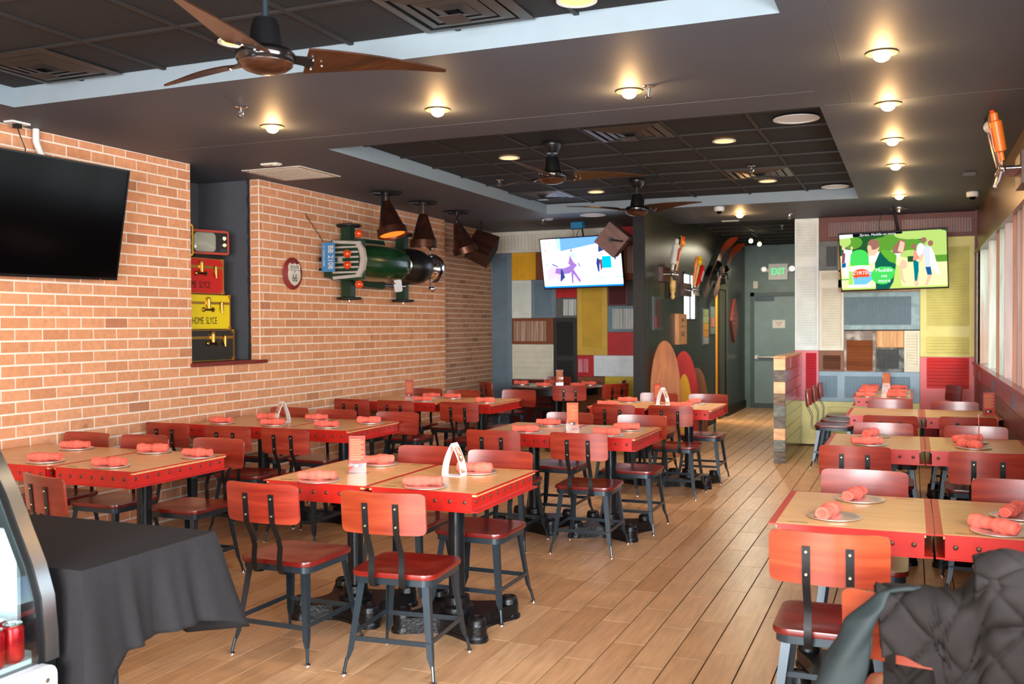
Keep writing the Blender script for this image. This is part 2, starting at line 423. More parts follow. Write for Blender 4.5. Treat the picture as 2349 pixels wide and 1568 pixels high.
# seams in the painted board
sm = MB(); sm.bb(-.34, -.337, 2.0, 6.3, H-.0012, H); sm.bb(-.5, .7, 6.28, 6.283, H-.0012, H); sm.bb(-5.4, -.53, 5.87, 5.872, H-.0012, H)
sm.build('seam', plain('ceiling_seam', C(100, 98, 98), .6), ceiling, 0)
def tray(a, b, c, d, gx, gy, skip=()):
    px = [a]+[x for x in gx if a+.02 < x < b-.02]+[b]; py = [c]+[y for y in gy if c+.02 < y < d-.02]+[d]
    g = MB()
    for x in px[1:-1]: g.bb(x-.012, x+.012, c, d, HT-.006, HT+.02)
    for y in py[1:-1]: g.bb(a, b, y-.012, y+.012, HT-.0061, HT+.0199)
    g.build('grid_bars', TBAR, ceiling, 0)
    for i in range(len(px)-1):
        for j in range(len(py)-1):
            t = MB(); t.box((0, 0, 0), (px[i+1]-px[i]-.026, py[j+1]-py[j]-.026, .014)); t.build('ceiling_tile', CTILE, ceiling, 0, ((px[i]+px[i+1])/2, (py[j]+py[j+1])/2, HT+.012))
g_x = [-3.50+.61*k for k in range(-4, 7)]
tray(-4.09, -.53, 6.3, 11.06, g_x, [8.04+.61*k for k in range(-4, 6)])
tray(-5.05, -.53, .4, 4.34, [-3.28+.61*k for k in range(-4, 6)], [3.76+.61*k for k in range(-7, 3)])
tray(-2.88, -1.39, YB+.03, 18.4, [-2.28], [13.5+.61*k for k in range(9)])

# back walls ----------------------------------------------------------------
def wallbox(name, rects, mat, **k):
    b = MB()
    for r in rects: b.bb(*r)
    return struct(b.build(name, mat, smooth=0))
DARKBACK = plain('dark_backing', C(40, 36, 34), .8)
wall_back_left = wallbox('wall_back_left', [(-6, -3.09, YB, YB+.15, 0, HT)], DARKBACK)
wall_back_right = wallbox('wall_back_right', [(-1.39, 1.2, YB, YB+.15, 0, HT)], DARKBACK)
# hall wall with a doorway (y 15.44-16.44) and a window (y 12.75-13.95)
hw = MB()
for y0, y1, z0, z1 in ((11.06, 13.15, 0, HT), (13.15, 13.98, 0, 1.62), (13.15, 13.98, 2.25, HT), (13.98, 15.44, 0, HT), (15.44, 16.44, 2.12, HT), (16.44, 18.4, 0, HT)):
    hw.bb(-3.01, -2.88, y0, y1, z0, z1)
wall_hall = struct(hw.build('wall_hall', HALLP, smooth=0))
wallbox('trim_3', [(-3.013, -2.875, 11.045, 11.075, 0, H)], COLB)           # black post facing the dining room
wallbox('wall_hall_end', [(-3.2, -2.76, 18.4, 18.5, 0, HT+.06), (-1.96, -1.2, 18.4, 18.5, 0, HT+.06), (-2.76, -1.96, 18.4, 18.5, 2.12, HT+.06)], HALLG)
wallbox('wall_hall_right', [(-1.39, -1.25, YB+.15, 18.5, 0, HT+.06)], HALLG)
wallbox('baseboard_hall', [(-2.879, -2.855, 11.1, 15.38, 0, .11), (-2.879, -2.855, 16.5, 18.39, 0, .14)], COLB)
# lit room behind the doorway and window pane
wallbox('wall_side_room', [(-4.3, -4.2, 13.2, 18.5, 0, HT), (-4.3, -3.011, 16.6, 16.7, 0, HT), (-4.3, -3.1, 13.1, 13.2, 0, HT), (-4.3, -3.09, 13.1, 18.5, HT-.1, HT)], plain('yellow_room_paint', C(236, 186, 70), .6))
wp = MB(); wp.bb(-2.92, -2.90, 13.15, 13.98, 1.62, 2.25); window_2 = wp.build('window_2', glow('daylit_pane', (.88, .97, 1, 1), 3), smooth=0); struct(window_2)
wb_ = MB(); wb_.bb(-2.90, -2.88, 13.60, 13.62, 1.62, 2.25); wb_.bb(-2.92, -2.874, 13.13, 13.16, 1.6, 2.27); wb_.bb(-2.92, -2.874, 13.97, 14.0, 1.6, 2.27); wb_.bb(-2.92, -2.874, 13.13, 14.0, 1.6, 1.63); wb_.bb(-2.92, -2.874, 13.13, 14.0, 2.24, 2.27)
wb_.build('window_frame', COLB, window_2, 0)
l = bpy.data.lights.new('side_room_lamp', 'AREA'); l.energy = 45; l.color = (1, .75, .35); l.size = .6
o = link('side_room_lamp', l); o.location = (-3.65, 15.9, 2.8)
dj = MB(); dj.bb(-2.879, -2.872, 15.36, 15.44, 0, 2.18); dj.bb(-3.01, -2.86, 16.44, 16.50, 0, 2.18); dj.bb(-3.01, -2.872, 15.36, 16.5, 2.12, 2.18)
dj.bb(-2.93, -2.89, 15.92, 16.44, .01, 2.12)
dd = struct(dj.build('door_2', wood('dark_door_wood', [C(34, 34, 26), C(54, 52, 38), C(66, 62, 44)], (20, 20, .7), .35), smooth=0))
# exit door
dm = MB(); dm.bb(-2.70, -1.96, 18.36, 18.40, .01, 2.06)
door_1 = struct(dm.build('door_1', DOORG, smooth=0))
b = MB(); b.bb(-2.77, -2.70, 18.33, 18.40, 0, 2.13); b.bb(-2.77, -1.96, 18.33, 18.40, 2.06, 2.13); b.bb(-2.70, -1.96, 18.35, 18.36, .0, .09); b.build('door_frame', plain('door_frame_grey', C(70, 86, 86), .5), door_1, 0)
b = MB(); b.bb(-2.68, -2.34, 18.30, 18.35, 1.985, 2.05); b.bb(-2.6, -2.5, 18.28, 18.30, 2.04, 2.06); b.build('door_closer', GUN, door_1)
b = MB(); b.cyl((-2.66, 18.30, .94), (-2.0, 18.30, .94), .02); b.bb(-2.68, -2.62, 18.3, 18.36, .91, .97); b.build('push_bar', STEEL, door_1)
b = MB(); b.bb(-2.37, -2.15, 18.352, 18.358, 1.475, 1.62); sg = b.build('notice', WHITEP, door_1)
b = MB()
for i in range(3): b.bb(-2.33+.02*i, -2.19-.02*i, 18.350, 18.352, 1.575-.03*i, 1.585-.03*i)
b.build('printing', plain('notice_red', C(200, 90, 90), .6), sg, 0)

# right wall ------------------------------------------------------------------
RW = wood('brown_wall_panel', [C(80, 58, 36), C(102, 76, 48), C(120, 92, 60)], (1.2, 1.2, 14), .3, bmp=.1)
MAR = wood('dark_red_painted_wood', [C(96, 34, 32), C(122, 48, 42), C(140, 64, 54)], (20, 1.5, 20), .3, coat=.3)
wr = MB()
wr.bb(XR, XR+.14, -3, 12.885, 0, .62); wr.bb(XR, XR+.14, -3, 12.885, .62, 1.075)
wr.bb(XR, XR+.14, -3, 12.885, 2.385, HT); wr.bb(XR, XR+.14, 12.62, 12.885, 1.075, 2.385); wr.bb(XR, XR+.14, 3.2, 4.6, 1.075, 2.385); wr.bb(XR, XR+.14, -3, -.2, 1.075, 2.385)
wall_right = struct(wr.build('wall_right', RW, smooth=0))
b = MB(); b.bb(XR-.035, XR+.02, .2, 12.86, .915, 1.08); b.bb(XR-.05, XR+.02, .2, 12.86, 1.06, 1.085); struct(b.build('trim_4', MAR, smooth=0))
b = MB(); b.bb(XR-.022, XR, .2, 12.86, .62, .90); struct(b.build('trim_5', wood('purple_brown_panel', [C(96, 58, 56), C(116, 74, 70), C(130, 88, 82)], (20, 1.5, 20), .35), smooth=0))
b = MB(); b.bb(XR-.02, XR, .2, 12.86, 0, .6)
for i in range(120): b.bb(XR-.028, XR-.02, .3+i*.104, .3+i*.104+.09, .02, .6)
struct(b.build('baseboard_right', plain('blue_grey_wainscot', C(104, 122, 124), .5), smooth=0))
b = MB(); b.bb(XR-.03, XR, .2, 12.86, 2.37, 2.40); b.bb(XR-.02, XR, 12.60, 12.64, 1.08, 2.39); struct(b.build('trim_6', RW, smooth=0))
b = MB()
for yy in (9.83, 7.88, 5.9, 11.7): b.bb(XR-.045, XR-.034, yy-.02, yy+.02, .93, 1.03)
struct(b.build('trim_7', BLACKM, smooth=0))
# window with upright weathered boards standing between its head and sill
wn = MB(); wn.bb(XR, XR+.22, 4.6, 12.62, 1.06, 1.08); wn.bb(XR, XR+.22, 4.6, 12.62, 2.386, 2.40); wn.bb(XR, XR+.22, 12.62, 12.64, 1.08, 2.39)
window_1 = struct(wn.build('window_1', wood('whitewashed_frame', [C(150, 140, 130), C(186, 178, 166), C(206, 200, 190)], (14, 2, 14), .4), smooth=0))
SLW = [wood('whitewashed_board', [C(126, 132, 116), C(156, 162, 146), C(180, 184, 170)], (14, 14, 1.2), .35, wear=C(150, 112, 88)),
       wood('pinkish_grey_board', [C(122, 94, 84), C(144, 114, 104), C(166, 138, 126)], (14, 14, 1.2), .35),
       wood('orange_brown_board', [C(96, 48, 22), C(130, 70, 32), C(156, 90, 46)], (14, 14, 1.2), .35)]
for i, (yy, w_, mi, rz) in enumerate([(12.32, .11, 0, 0), (11.0, .115, 0, 0), (10.0, .07, 2, 0), (9.66, .08, 0, 0), (9.14, .125, 1, 0), (8.4, .07, 2, 0), (8.07, .08, 1, 0), (7.74, .16, 2, 0), (6.9, .14, 0, 0), (6.2, .14, 1, 0), (5.4, .14, 0, 0)]):
    b = MB(); b.bb(0, w_, -.014, .014, 1.085, 2.385); o = b.build('slat', SLW[mi], window_1, 0, (XR+.004, yy, 0)); o.rotation_euler = (0, 0, radians(rz))
# room shell behind the camera: shop front with a window opening
wallbox('wall_front', [(-7, -5.3, -2.2, -2, 0, HT), (.8, 1.2, -2.2, -2, 0, HT), (-5.3, .8, -2.2, -2, 0, .3), (-5.3, .8, -2.2, -2, 2.7, HT)]
        + [(-5.3+1.475*i-.04, -5.3+1.475*i+.04, -2.2, -2, .3, 2.7) for i in range(1, 4)], WALLPAINT)
# street side pavement seen only in reflections
b = MB(); b.bb(-30, 30, -30, -3, -.15, -.1); b.bb(1.3, 30, -3, 30, -.15, -.1); struct(b.build('ground', plain('pale_paving', C(170, 168, 160), .8), smooth=0))

# mosaic of painted shutters ---------------------------------------------------
def shutter(parent, x0, z0, x1, z1, col, style=None, fields=(), fcol=None, label=None, d=.03, weather=None, y=YB):
    col = tuple(min(1, c*1.18) for c in col[:3])+(1,)
    if style == 'w' or weather: fm = wood('weathered_paint', [tuple(c*.7 for c in col[:3])+(1,), col, tuple(min(1, c*1.2) for c in col[:3])+(1,)], (10, 10, 10), .5, wear=weather)
    else: fm = paintslat('shutter_paint', col)
    g = .002; b = MB(); yy = y-d
    fields = [f for f in fields]
    # frame around the recessed fields (fields do not overlap)
    if not fields: b.bb(x0+g, x1-g, yy, y, z0+g, z1-g)
    else:
        b.bb(x0+g, x1-g, y-.012, y, z0+g, z1-g)
        fx0 = min(f[0] for f in fields); fx1 = max(f[2] for f in fields); fz = sorted(fields, key=lambda f: (f[1], f[0]))
        vert = all(abs(f[1]-fz[0][1]) < .02 for f in fz) and len(fz) > 1
        if vert:
            zz0, zz1 = fz[0][1], fz[0][3]
            xs_ = [x0+g]+[v for f in sorted(fz, key=lambda f: f[0]) for v in (f[0], f[2])]+[x1-g]
            for i in range(0, len(xs_), 2):
                if xs_[i+1]-xs_[i] > .001: b.bb(xs_[i], xs_[i+1], yy, y, zz0, zz1)
            b.bb(x0+g, x1-g, yy, y, z0+g, zz0); b.bb(x0+g, x1-g, yy, y, zz1, z1-g)
        else:
            if fx0-x0 > .004: b.bb(x0+g, fx0, yy, y, z0+g, z1-g)
            if x1-fx1 > .004: b.bb(fx1, x1-g, yy, y, z0+g, z1-g)
            zs_ = [z0+g]+[v for f in fz for v in (f[1], f[3])]+[z1-g]
            for i in range(0, len(zs_), 2):
                if zs_[i+1]-zs_[i] > .001: b.bb(fx0, fx1, yy, y, zs_[i], zs_[i+1])
    p = b.build('shutter_panel', fm, parent, 0)
    if label: p['label'] = label
    for f in fields:
        lm = fm if fcol is None else fcol
        s_ = MB()
        if f[4] == 'h':
            n = max(2, int((f[3]-f[1])/(f[5] if len(f) > 5 else .032))); h = (f[3]-f[1])/n
            for i in range(n):
                zc = f[1]+(i+.5)*h
                T = Matrix.Translation((0, y-.02, zc)) @ Matrix.Rotation(radians(-18), 4, 'X')
                s_.bb(f[0]+.002, f[2]-.002, -.004, .004, -h*.6, h*.6, 0, T)
        else:
            n = max(2, int((f[2]-f[0])/(f[5] if len(f) > 5 else .036))); h = (f[2]-f[0])/n
            for i in range(n):
                s_.bb(f[0]+i*h+.003, f[0]+(i+1)*h-.003, y-.022-.004*random.random(), y-.01, f[1]+.002, f[3]-.002)
        tag(s_.build('louvres' if f[4] == 'h' else 'upright_slats', lm, p, 0), kind='stuff')
    return p
BG = C(104, 124, 138); CR = C(206, 204, 188); MU = C(214, 158, 26); YE = C(196, 160, 60); RD = C(176, 20, 32); DK = C(34, 36, 38); BR = C(118, 62, 34); PW = C(204, 212, 206)
WW = wood('whitewashed_slat', [C(140, 150, 150), C(190, 198, 196), C(222, 226, 222)], (30, 30, 1), .5, tint=.1)
WWB = wood('whitewashed_brown_slat', [C(130, 90, 72), C(170, 134, 114), C(206, 184, 168)], (30, 30, 1), .5)
PKW = wood('whitewashed_red_slat', [C(190, 60, 80), C(220, 140, 150), C(236, 200, 200)], (30, 30, 1), .5)
L_ = wall_back_left
shutter(L_, -5.64, 2.58, -3.67, H-.005, CR, fields=[(-5.50, 2.62, -4.62, 2.83, 'v', .05), (-4.45, 2.62, -3.86, 2.83, 'v', .05)], label='long cream beadboard panel along the ceiling')
shutter(L_, -3.67, 2.72, -3.10, H-.005, RD); shutter(L_, -3.67, 2.16, -3.10, 2.72, BR, fields=[(-3.64, 2.25, -3.14, 2.62, 'v')], fcol=WWB)
shutter(L_, -5.64, .02, -5.29, 2.58, BG, fields=[(-5.58, .10, -5.36, .62, 'h'), (-5.58, .68, -5.36, 1.36, 'h'), (-5.58, 1.45, -5.36, 2.52, 'h')], label='tall blue-grey louvred shutter beside the brick')
shutter(L_, -5.29, 2.19, -4.92, 2.58, MU, fields=[(-5.27, 2.23, -5.08, 2.53, 'v')], label='mustard yellow panel')
shutter(L_, -4.92, 2.19, -3.67, 2.58, BR)
shutter(L_, -5.29, 1.65, -4.99, 2.19, PW, fields=[(-5.26, 1.68, -5.02, 2.16, 'h')], label='pale green-white louvred shutter')
shutter(L_, -4.99, 1.65, -4.62, 2.19, BG, fields=[(-4.93, 1.68, -4.69, 2.15, 'h')])
shutter(L_, -4.62, 1.93, -4.31, 2.19, RD, fields=[(-4.6, 1.95, -4.33, 2.17, 'v')])
shutter(L_, -4.62, 1.65, -4.31, 1.93, C(84, 86, 88), fields=[(-4.52, 1.68, -4.32, 1.91, 'v')], fcol=WW)
shutter(L_, -4.31, 1.13, -3.87, 2.19, YE, fields=[(-4.23, 1.24, -3.95, 2.12, 'h')], label='ochre yellow louvred shutter')
shutter(L_, -3.87, 1.81, -3.58, 2.16, C(84, 40, 40), fields=[(-3.84, 1.83, -3.61, 2.12, 'h')])
shutter(L_, -3.58, 1.81, -3.10, 2.16, DK)
shutter(L_, -3.87, 1.45, -3.10, 1.81, C(96, 124, 134), fields=[(-3.81, 1.49, -3.2, 1.77, 'v')], fcol=WW, label='steel blue panel with whitewashed upright slats')
shutter(L_, -3.87, 1.13, -3.10, 1.45, RD)
shutter(L_, -5.29, 1.28, -4.66, 1.65, BR, fields=[(-5.27, 1.32, -4.77, 1.61, 'v')], fcol=WWB, label='brown panel with whitewashed upright slats')
shutter(L_, -5.29, .78, -4.66, 1.28, CR, fields=[(-5.26, .8, -4.69, 1.25, 'h', .065)], label='cream panel of wide boards')
shutter(L_, -4.66, .3, -4.31, 1.65, DK, fields=[(-4.61, .36, -4.37, .75, 'h', .04), (-4.61, .8, -4.37, 1.05, 'h', .04), (-4.61, 1.12, -4.37, 1.6, 'h', .04)], label='black louvred shutter')
shutter(L_, -4.31, .83, -4.07, 1.13, RD, fields=[(-4.30, .89, -4.15, 1.08, 'v')], fcol=PKW)
shutter(L_, -4.07, .84, -3.42, 1.13, C(214, 224, 230), fields=[(-4.03, .89, -3.5, 1.08, 'v')], label='white panel with upright slats')
shutter(L_, -4.31, .02, -3.91, .83, C(130, 76, 40), style='w', fields=[(-4.28, .1, -3.94, .62, 'h', .15)])
shutter(L_, -3.91, .02, -3.42, .84, C(196, 170, 40))
shutter(L_, -3.42, .02, -3.10, 1.13, DK)
shutter(L_, -5.29, .02, -4.66, .78, C(96, 24, 26), fields=[(-5.27, .05, -4.68, .7, 'v')], label='dark red wainscot panel'); shutter(L_, -4.66, .02, -4.31, .3, C(90, 24, 26))
R_ = wall_back_right
shutter(R_, -1.385, 1.21, -1.09, H-.005, C(214, 222, 220), fields=[(-1.36, 1.27, -1.12, 2.28, 'h'), (-1.36, 2.40, -1.12, 2.84, 'h')], label='tall white louvred shutter at the corridor corner')
shutter(R_, -1.385, .57, -1.09, 1.21, C(220, 120, 130), fields=[(-1.25, .62, -1.12, 1.18, 'h')], fcol=paintslat('crimson_louvre', C(190, 16, 40)))
YC = C(222, 214, 140)
shutter(R_, -1.385, .02, .09, .57, YC, fields=[(-1.20, .09, -1.05, .5, 'v'), (-.98, .09, .03, .5, 'v')], label='pale yellow wainscot panel')
ROS = wood('reddish_brown_slats', [C(72, 26, 12), C(104, 42, 22), C(126, 58, 34)], (30, 30, 2), .35)
shutter(R_, -1.09, 2.59, .70, H-.005, C(96, 32, 18), style='w', fields=[(-.98, 2.64, -.2, 2.82, 'v', .03), (-.12, 2.64, .66, 2.82, 'v', .03)], fcol=ROS, label='long red-brown reeded panel along the ceiling')
shutter(R_, -1.09, 2.22, -.86, 2.59, C(92, 96, 96), style='w', fields=[(-1.0, 2.27, -.875, 2.52, 'v')], fcol=wood('dark_slat', [C(30, 30, 28), C(46, 46, 42)], (30, 30, 1), .5))
shutter(R_, -.86, 1.94, .09, 2.59, C(180, 140, 90)); 
shutter(R_, -1.09, 1.21, -.79, 2.22, C(214, 208, 190), fields=[(-1.05, 1.26, -.82, 2.0, 'h'), (-1.05, 2.1, -.82, 2.2, 'h')], label='cream louvred shutter')
shutter(R_, -1.09, .95, -.79, 1.21, C(128, 76, 44), style='w', fields=[(-1.04, .97, -.83, 1.15, 'h', .03)], fcol=wood('brown_louvre', [C(80, 40, 22), C(112, 64, 38)], (1, 30, 30), .4))
shutter(R_, -.79, 1.47, .09, 1.94, C(140, 164, 166), style='w', fields=[(-.785, 1.53, -.01, 1.88, 'v')], fcol=plain('slate_blue_slats', C(78, 104, 118), .45, vary=.1), label='pale blue frame around slate blue beadboard')
shutter(R_, -.79, .95, -.41, 1.46, C(120, 104, 92), style='w', weather=C(200, 190, 180), fields=[(-.76, .96, -.45, 1.34, 'h', .035)], fcol=wood('orange_brown_louvre', [C(110, 52, 20), C(150, 80, 34)], (1, 30, 30), .35), label='weathered frame with orange-brown louvres')
shutter(R_, -.41, 1.25, -.09, 1.46, C(214, 150, 78), style='w', fields=[(-.405, 1.255, -.095, 1.455, 'v', .07)], fcol=wood('pine_board', [C(190, 120, 54), C(220, 158, 84), C(236, 184, 110)], (20, 20, 1), .4), label='orange pine board panel')
shutter(R_, -.41, .95, -.09, 1.25, C(48, 54, 50), style='w', weather=C(130, 140, 130), fields=[(-.40, .99, -.15, 1.23, 'v')], fcol=wood('black_slat', [C(24, 28, 28), C(40, 44, 44)], (30, 30, 1), .5), label='black weathered panel')
shutter(R_, -.09, .95, .09, 1.46, C(214, 206, 180), fields=[(-.06, 1.02, .06, 1.43, 'h')])
shutter(R_, -1.09, .57, .09, .95, C(140, 166, 180), fields=[(-1.085, .62, -.87, .89, 'v'), (-.78, .62, -.02, .89, 'v')], fcol=plain('powder_blue_slats', C(108, 136, 154), .45), label='powder blue beadboard panel')
YR = C(214, 204, 116)
shutter(R_, .09, 1.14, .70, 2.59, YR, fields=[(.165, 1.16, .635, 1.38, 'h'), (.165, 1.51, .635, 2.47, 'h')], fcol=paintslat('straw_louvre', C(222, 210, 122)), label='straw yellow louvred door panel')
shutter(R_, .09, .3, .70, 1.14, C(222, 110, 112), fields=[(.165, .76, .635, 1.13, 'h', .04)], fcol=paintslat('bright_red_louvre', C(210, 26, 24)), label='pink-red panel with bright red louvres')
shutter(R_, .09, .02, .70, .3, C(170, 34, 36))
struct(MB().bb(.69, .715, YB-.05, YB, 0, H).build('trim_8', plain('maroon_corner_strip', C(110, 40, 46), .5), smooth=0))

# low partition of reclaimed boards --------------------------------------------
pm = MB(); pm.bb(-1.405, -1.315, 11.12, YB-.035, 0, 1.165)
part = struct(pm.build('wall_partition', DARKBACK, smooth=0))
PL = [wood('pale_pine_block', [C(214, 160, 110), C(236, 190, 142), C(240, 204, 164)], (8, 8, 20), .5), wood('grey_barn_board', [C(70, 64, 60), C(110, 102, 94), C(140, 132, 122)], (8, 8, 30), .7),
      wood('blue_grey_board', [C(84, 92, 92), C(118, 124, 118), C(150, 150, 140)], (8, 8, 30), .6), wood('brown_grey_board', [C(96, 76, 62), C(128, 106, 90), C(150, 128, 110)], (8, 8, 30), .7)]
PS = [wood('side_board_red_sheen', [C(100, 60, 46), C(130, 82, 62), C(150, 100, 80)], (20, 2, 20), .25, coat=.8), wood('side_board_olive_sheen', [C(84, 76, 50), C(118, 108, 74), C(140, 130, 92)], (20, 2, 20), .25, coat=.8),
      wood('side_board_dark', [C(50, 50, 52), C(70, 68, 64), C(92, 84, 72)], (20, 2, 20), .25, coat=.8), wood('side_board_amber', [C(116, 76, 40), C(142, 98, 54), C(156, 112, 66)], (20, 2, 20), .25, coat=.8)]
endseq = [1, 2, 0, 1, 2, 3, 0, 1, 0]; hr = 1.165/9
for i in range(9):
    b = MB(); b.box((0, 0, 0), (.122, .03, hr-.003)); b.build('plank', PL[endseq[i]], part, 0, (-1.36, 11.105, hr*(i+.5)))
for side, xx in ((1, -1.306), (-1, -1.414)):
    for i in range(9):
        y = 11.12; 
        while y < YB-.05:
            ln = random.uniform(.35, .95); y2 = min(YB-.037, y+ln)
            if YB-.037-y2 < .12: y2 = YB-.037
            mi = (2 if random.random() < .25 else 0) if i > 4 else random.choice((1, 1, 1, 3, 2) if i > 1 else (2, 1, 2))  # redder boards high, olive ones low: reflections of the painted panels in the colour
            b = MB(); b.box((0, 0, 0), (.018+.006*random.random(), y2-y-.004, hr-.004)); b.build('plank', PS[mi], part, 0, (xx, (y+y2)/2, hr*(i+.5))); y = y2
b = MB(); b.bb(-1.425, -1.295, 11.085, YB-.035, 1.167, 1.19); b.build('top_board', wood('amber_cap_board', [C(170, 104, 50), C(204, 138, 80), C(222, 160, 100)], (20, 2, 20), .35), part, 0)
# ================================================================ furniture prototypes
def chair_proto():
    t = thing('dining_chair', 'x', 'chair', group='industrial dining chairs')
    # seat: rounded, slightly dished board
    out = rrect(.405, .395, .06, 5); n = len(out); b = MB(); vs = []; fs = []
    rings = [(1.0, .436), (1.012, .447), (1.0, .458), (.82, .4585), (.55, .4535), (.25, .451)]
    for k, z in rings: vs += [(x*k, y*k*(1.0), z) for x, y in out]
    L = len(rings)
    fs.append(tuple(reversed(range(n)))); fs.append(tuple(range((L-1)*n, L*n)))
    for l in range(L-1): fs += [(l*n+i, l*n+(i+1) % n, (l+1)*n+(i+1) % n, (l+1)*n+i) for i in range(n)]
    b.add(vs, fs); b.build('seat', CHWF, t, 50)
    # backrest: curved plywood, rounded corners
    b = MB(); nx = 12; prof = []
    def bp(x, zz, off):
        y = -.262-.030*(1-(x/.2)**2)-.10*(zz-.74)*.9
        return (x, y+off, zz)
    W_ = .20; z0, z1, rr = .648, .833, .025
    cols = []
    xs_ = [-W_+2*W_*i/nx for i in range(nx+1)]
    xs_ = sorted(set(xs_+[-W_+.004, -W_+.012, W_-.004, W_-.012]))
    for x in xs_:
        e = W_-abs(x); c_ = rr-math.sqrt(max(0, rr*rr-(rr-e)**2)) if e < rr else 0
        cols.append([bp(x, z0+c_, -.006), bp(x, (z0+z1)/2, -.006), bp(x, z1-c_, -.006), bp(x, z1-c_, .006), bp(x, (z0+z1)/2, .006), bp(x, z0+c_, .006)])
    b.ring(None, cols); b.build('backrest', CHW, t, 40)
    for s in (-1, 1):
        b = MB()
        yb = -.262-.030*(1-(.072/.2)**2)
        b.strap([(s*.072, -.10, .430), (s*.072, -.15, .412), (s*.072, -.19, .400), (s*.072, -.222, .405), (s*.072, -.238, .430), (s*.072, -.238, .48), (s*.072, -.232, .53), (s*.072, -.245, .57), (s*.072, -.276, .63), (s*.072, -.290, .655), (s*.072, -.298, .74), (s*.072, -.302, .785)], (1, 0, 0), .027, .005)
        st = b.build('back_strap', BLACKM, t, 50)
        for zz in (.765, .685): b = MB(); yb = bp(.072, zz, 0)[1]-.0115; b.cyl((s*.072, yb, zz), (s*.072, yb-.006, zz), .0055, .004, 8); b.build('bolt', BOLT, st, 50)
    b = MB()
    o_, i_ = rrect(.385, .375, .05, 4), rrect(.365, .355, .045, 4); n = len(o_)
    vs = [(x, y, .404) for x, y in o_]+[(x, y, .436) for x, y in o_]+[(x, y, .436) for x, y in i_]+[(x, y, .404) for x, y in i_]
    b.add(vs, [(l*n+i, l*n+(i+1) % n, ((l+1) % 4)*n+(i+1) % n, ((l+1) % 4)*n+i) for l in range(4) for i in range(n)])
    b.build('seat_frame', GUN, t, 40)
    cs = {}
    for sx in (-1, 1):
        for sy in (-1, 1):
            b = MB()
            top = Vector((sx*.168, sy*.165, .432)); knee = Vector((sx*.203, sy*.212, .105)); rod = Vector((sx*.210, sy*.219, .06)); foot = Vector((sx*.215, sy*.228, .01))
            def ang(p, wd, th):  # L-shaped section
                x, y, z = p; a, c = -sx*wd, -sy*wd
                return [(x, y, z), (x+a, y, z), (x+a, y-sy*th, z), (x-sx*th, y-sy*th, z), (x-sx*th, y+c, z), (x, y+c, z)]
            secs = [ang(top, .034, .004), ang(top.lerp(knee, .5), .031, .004), ang(knee, .026, .004), ang(rod, .012, .006)]
            if sx*sy < 0: secs = [list(reversed(q)) for q in secs]
            b.ring(None, secs)
            b.cyl(tuple(rod+Vector((-sx*.005, -sy*.005, .012))), tuple(foot), .0085, .0075, 8)
            lg = b.build('leg', GUN, t, 40)
            b = MB(); b.cyl((foot.x, foot.y, .010), (foot.x, foot.y, .004), .009, .014, 10); b.cyl((foot.x, foot.y, .004), (foot.x, foot.y, .0), .015, .015, 10); b.build('foot_glide', CHROME, lg, 40)
            cs[sx, sy] = top.lerp(knee, .84)
    for a, c in (((-1, -1), (1, -1)), ((1, -1), (1, 1)), ((1, 1), (-1, 1)), ((-1, 1), (-1, -1))):
        p, q = cs[a]*.985, cs[c]*.985; p.z = q.z = .158 if a[1] == c[1] else .170
        b = MB(); b.strap([p, q], (0, 0, 1), .022, .005); b.build('stretcher', GUN, t)
    return t

def table_base(t, h=.68):
    b = MB(); pts = []
    pc = [(.205, .205), (-.205, .205), (-.205, -.205), (.205, -.205)]; out = []
    for k in range(4):
        a0 = pi/4+k*pi/2; cx, cy = .205*math.sqrt(2)*cos(a0), .205*math.sqrt(2)*sin(a0)
        for i in range(-3, 4):
            a = a0+i*radians(28); out.append((cx+.052*cos(a), cy+.052*sin(a)))
        am = a0+pi/4
        for da, rr in ((-.35, .205), (-.2, .182), (0, .172), (.2, .182), (.35, .205)):
            out.append((rr*cos(am+da), rr*sin(am+da)))
    b.prism([(x*1.03, y*1.03) for x, y in out], 0, .018); b.prism(out, .018, .078, inset=0)
    b.lathe([(.09, .078), (.088, .10), (.07, .115), (.066, .15), (.05, .155)], 20)
    base = b.build('cast_foot', CAST, t, 40)
    for cx, cy in pc:
        b = MB(); b.lathe([(.058, 0), (.058, .02), (.05, .03), (.048, .10), (.042, .112), (.034, .116), (.034, .112), (.01, .111)], 16, (cx, cy, 0)); b.build('foot_cap', CAST, base, 40)
    b = MB(); b.cyl((0, 0, .12), (0, 0, h), .042, n=24); b.build('pole', plain('gloss_black_tube', C(26, 30, 34), .22, .3) if 'gloss_black_tube' not in MATS else MATS['gloss_black_tube'], t, 40)
    b = MB(); b.box((0, 0, h-.004), (.4, .5, .008)); b.box((0, 0, h-.012), (.06, .6, .02)); b.build('mounting_plate', BLACKM, t)

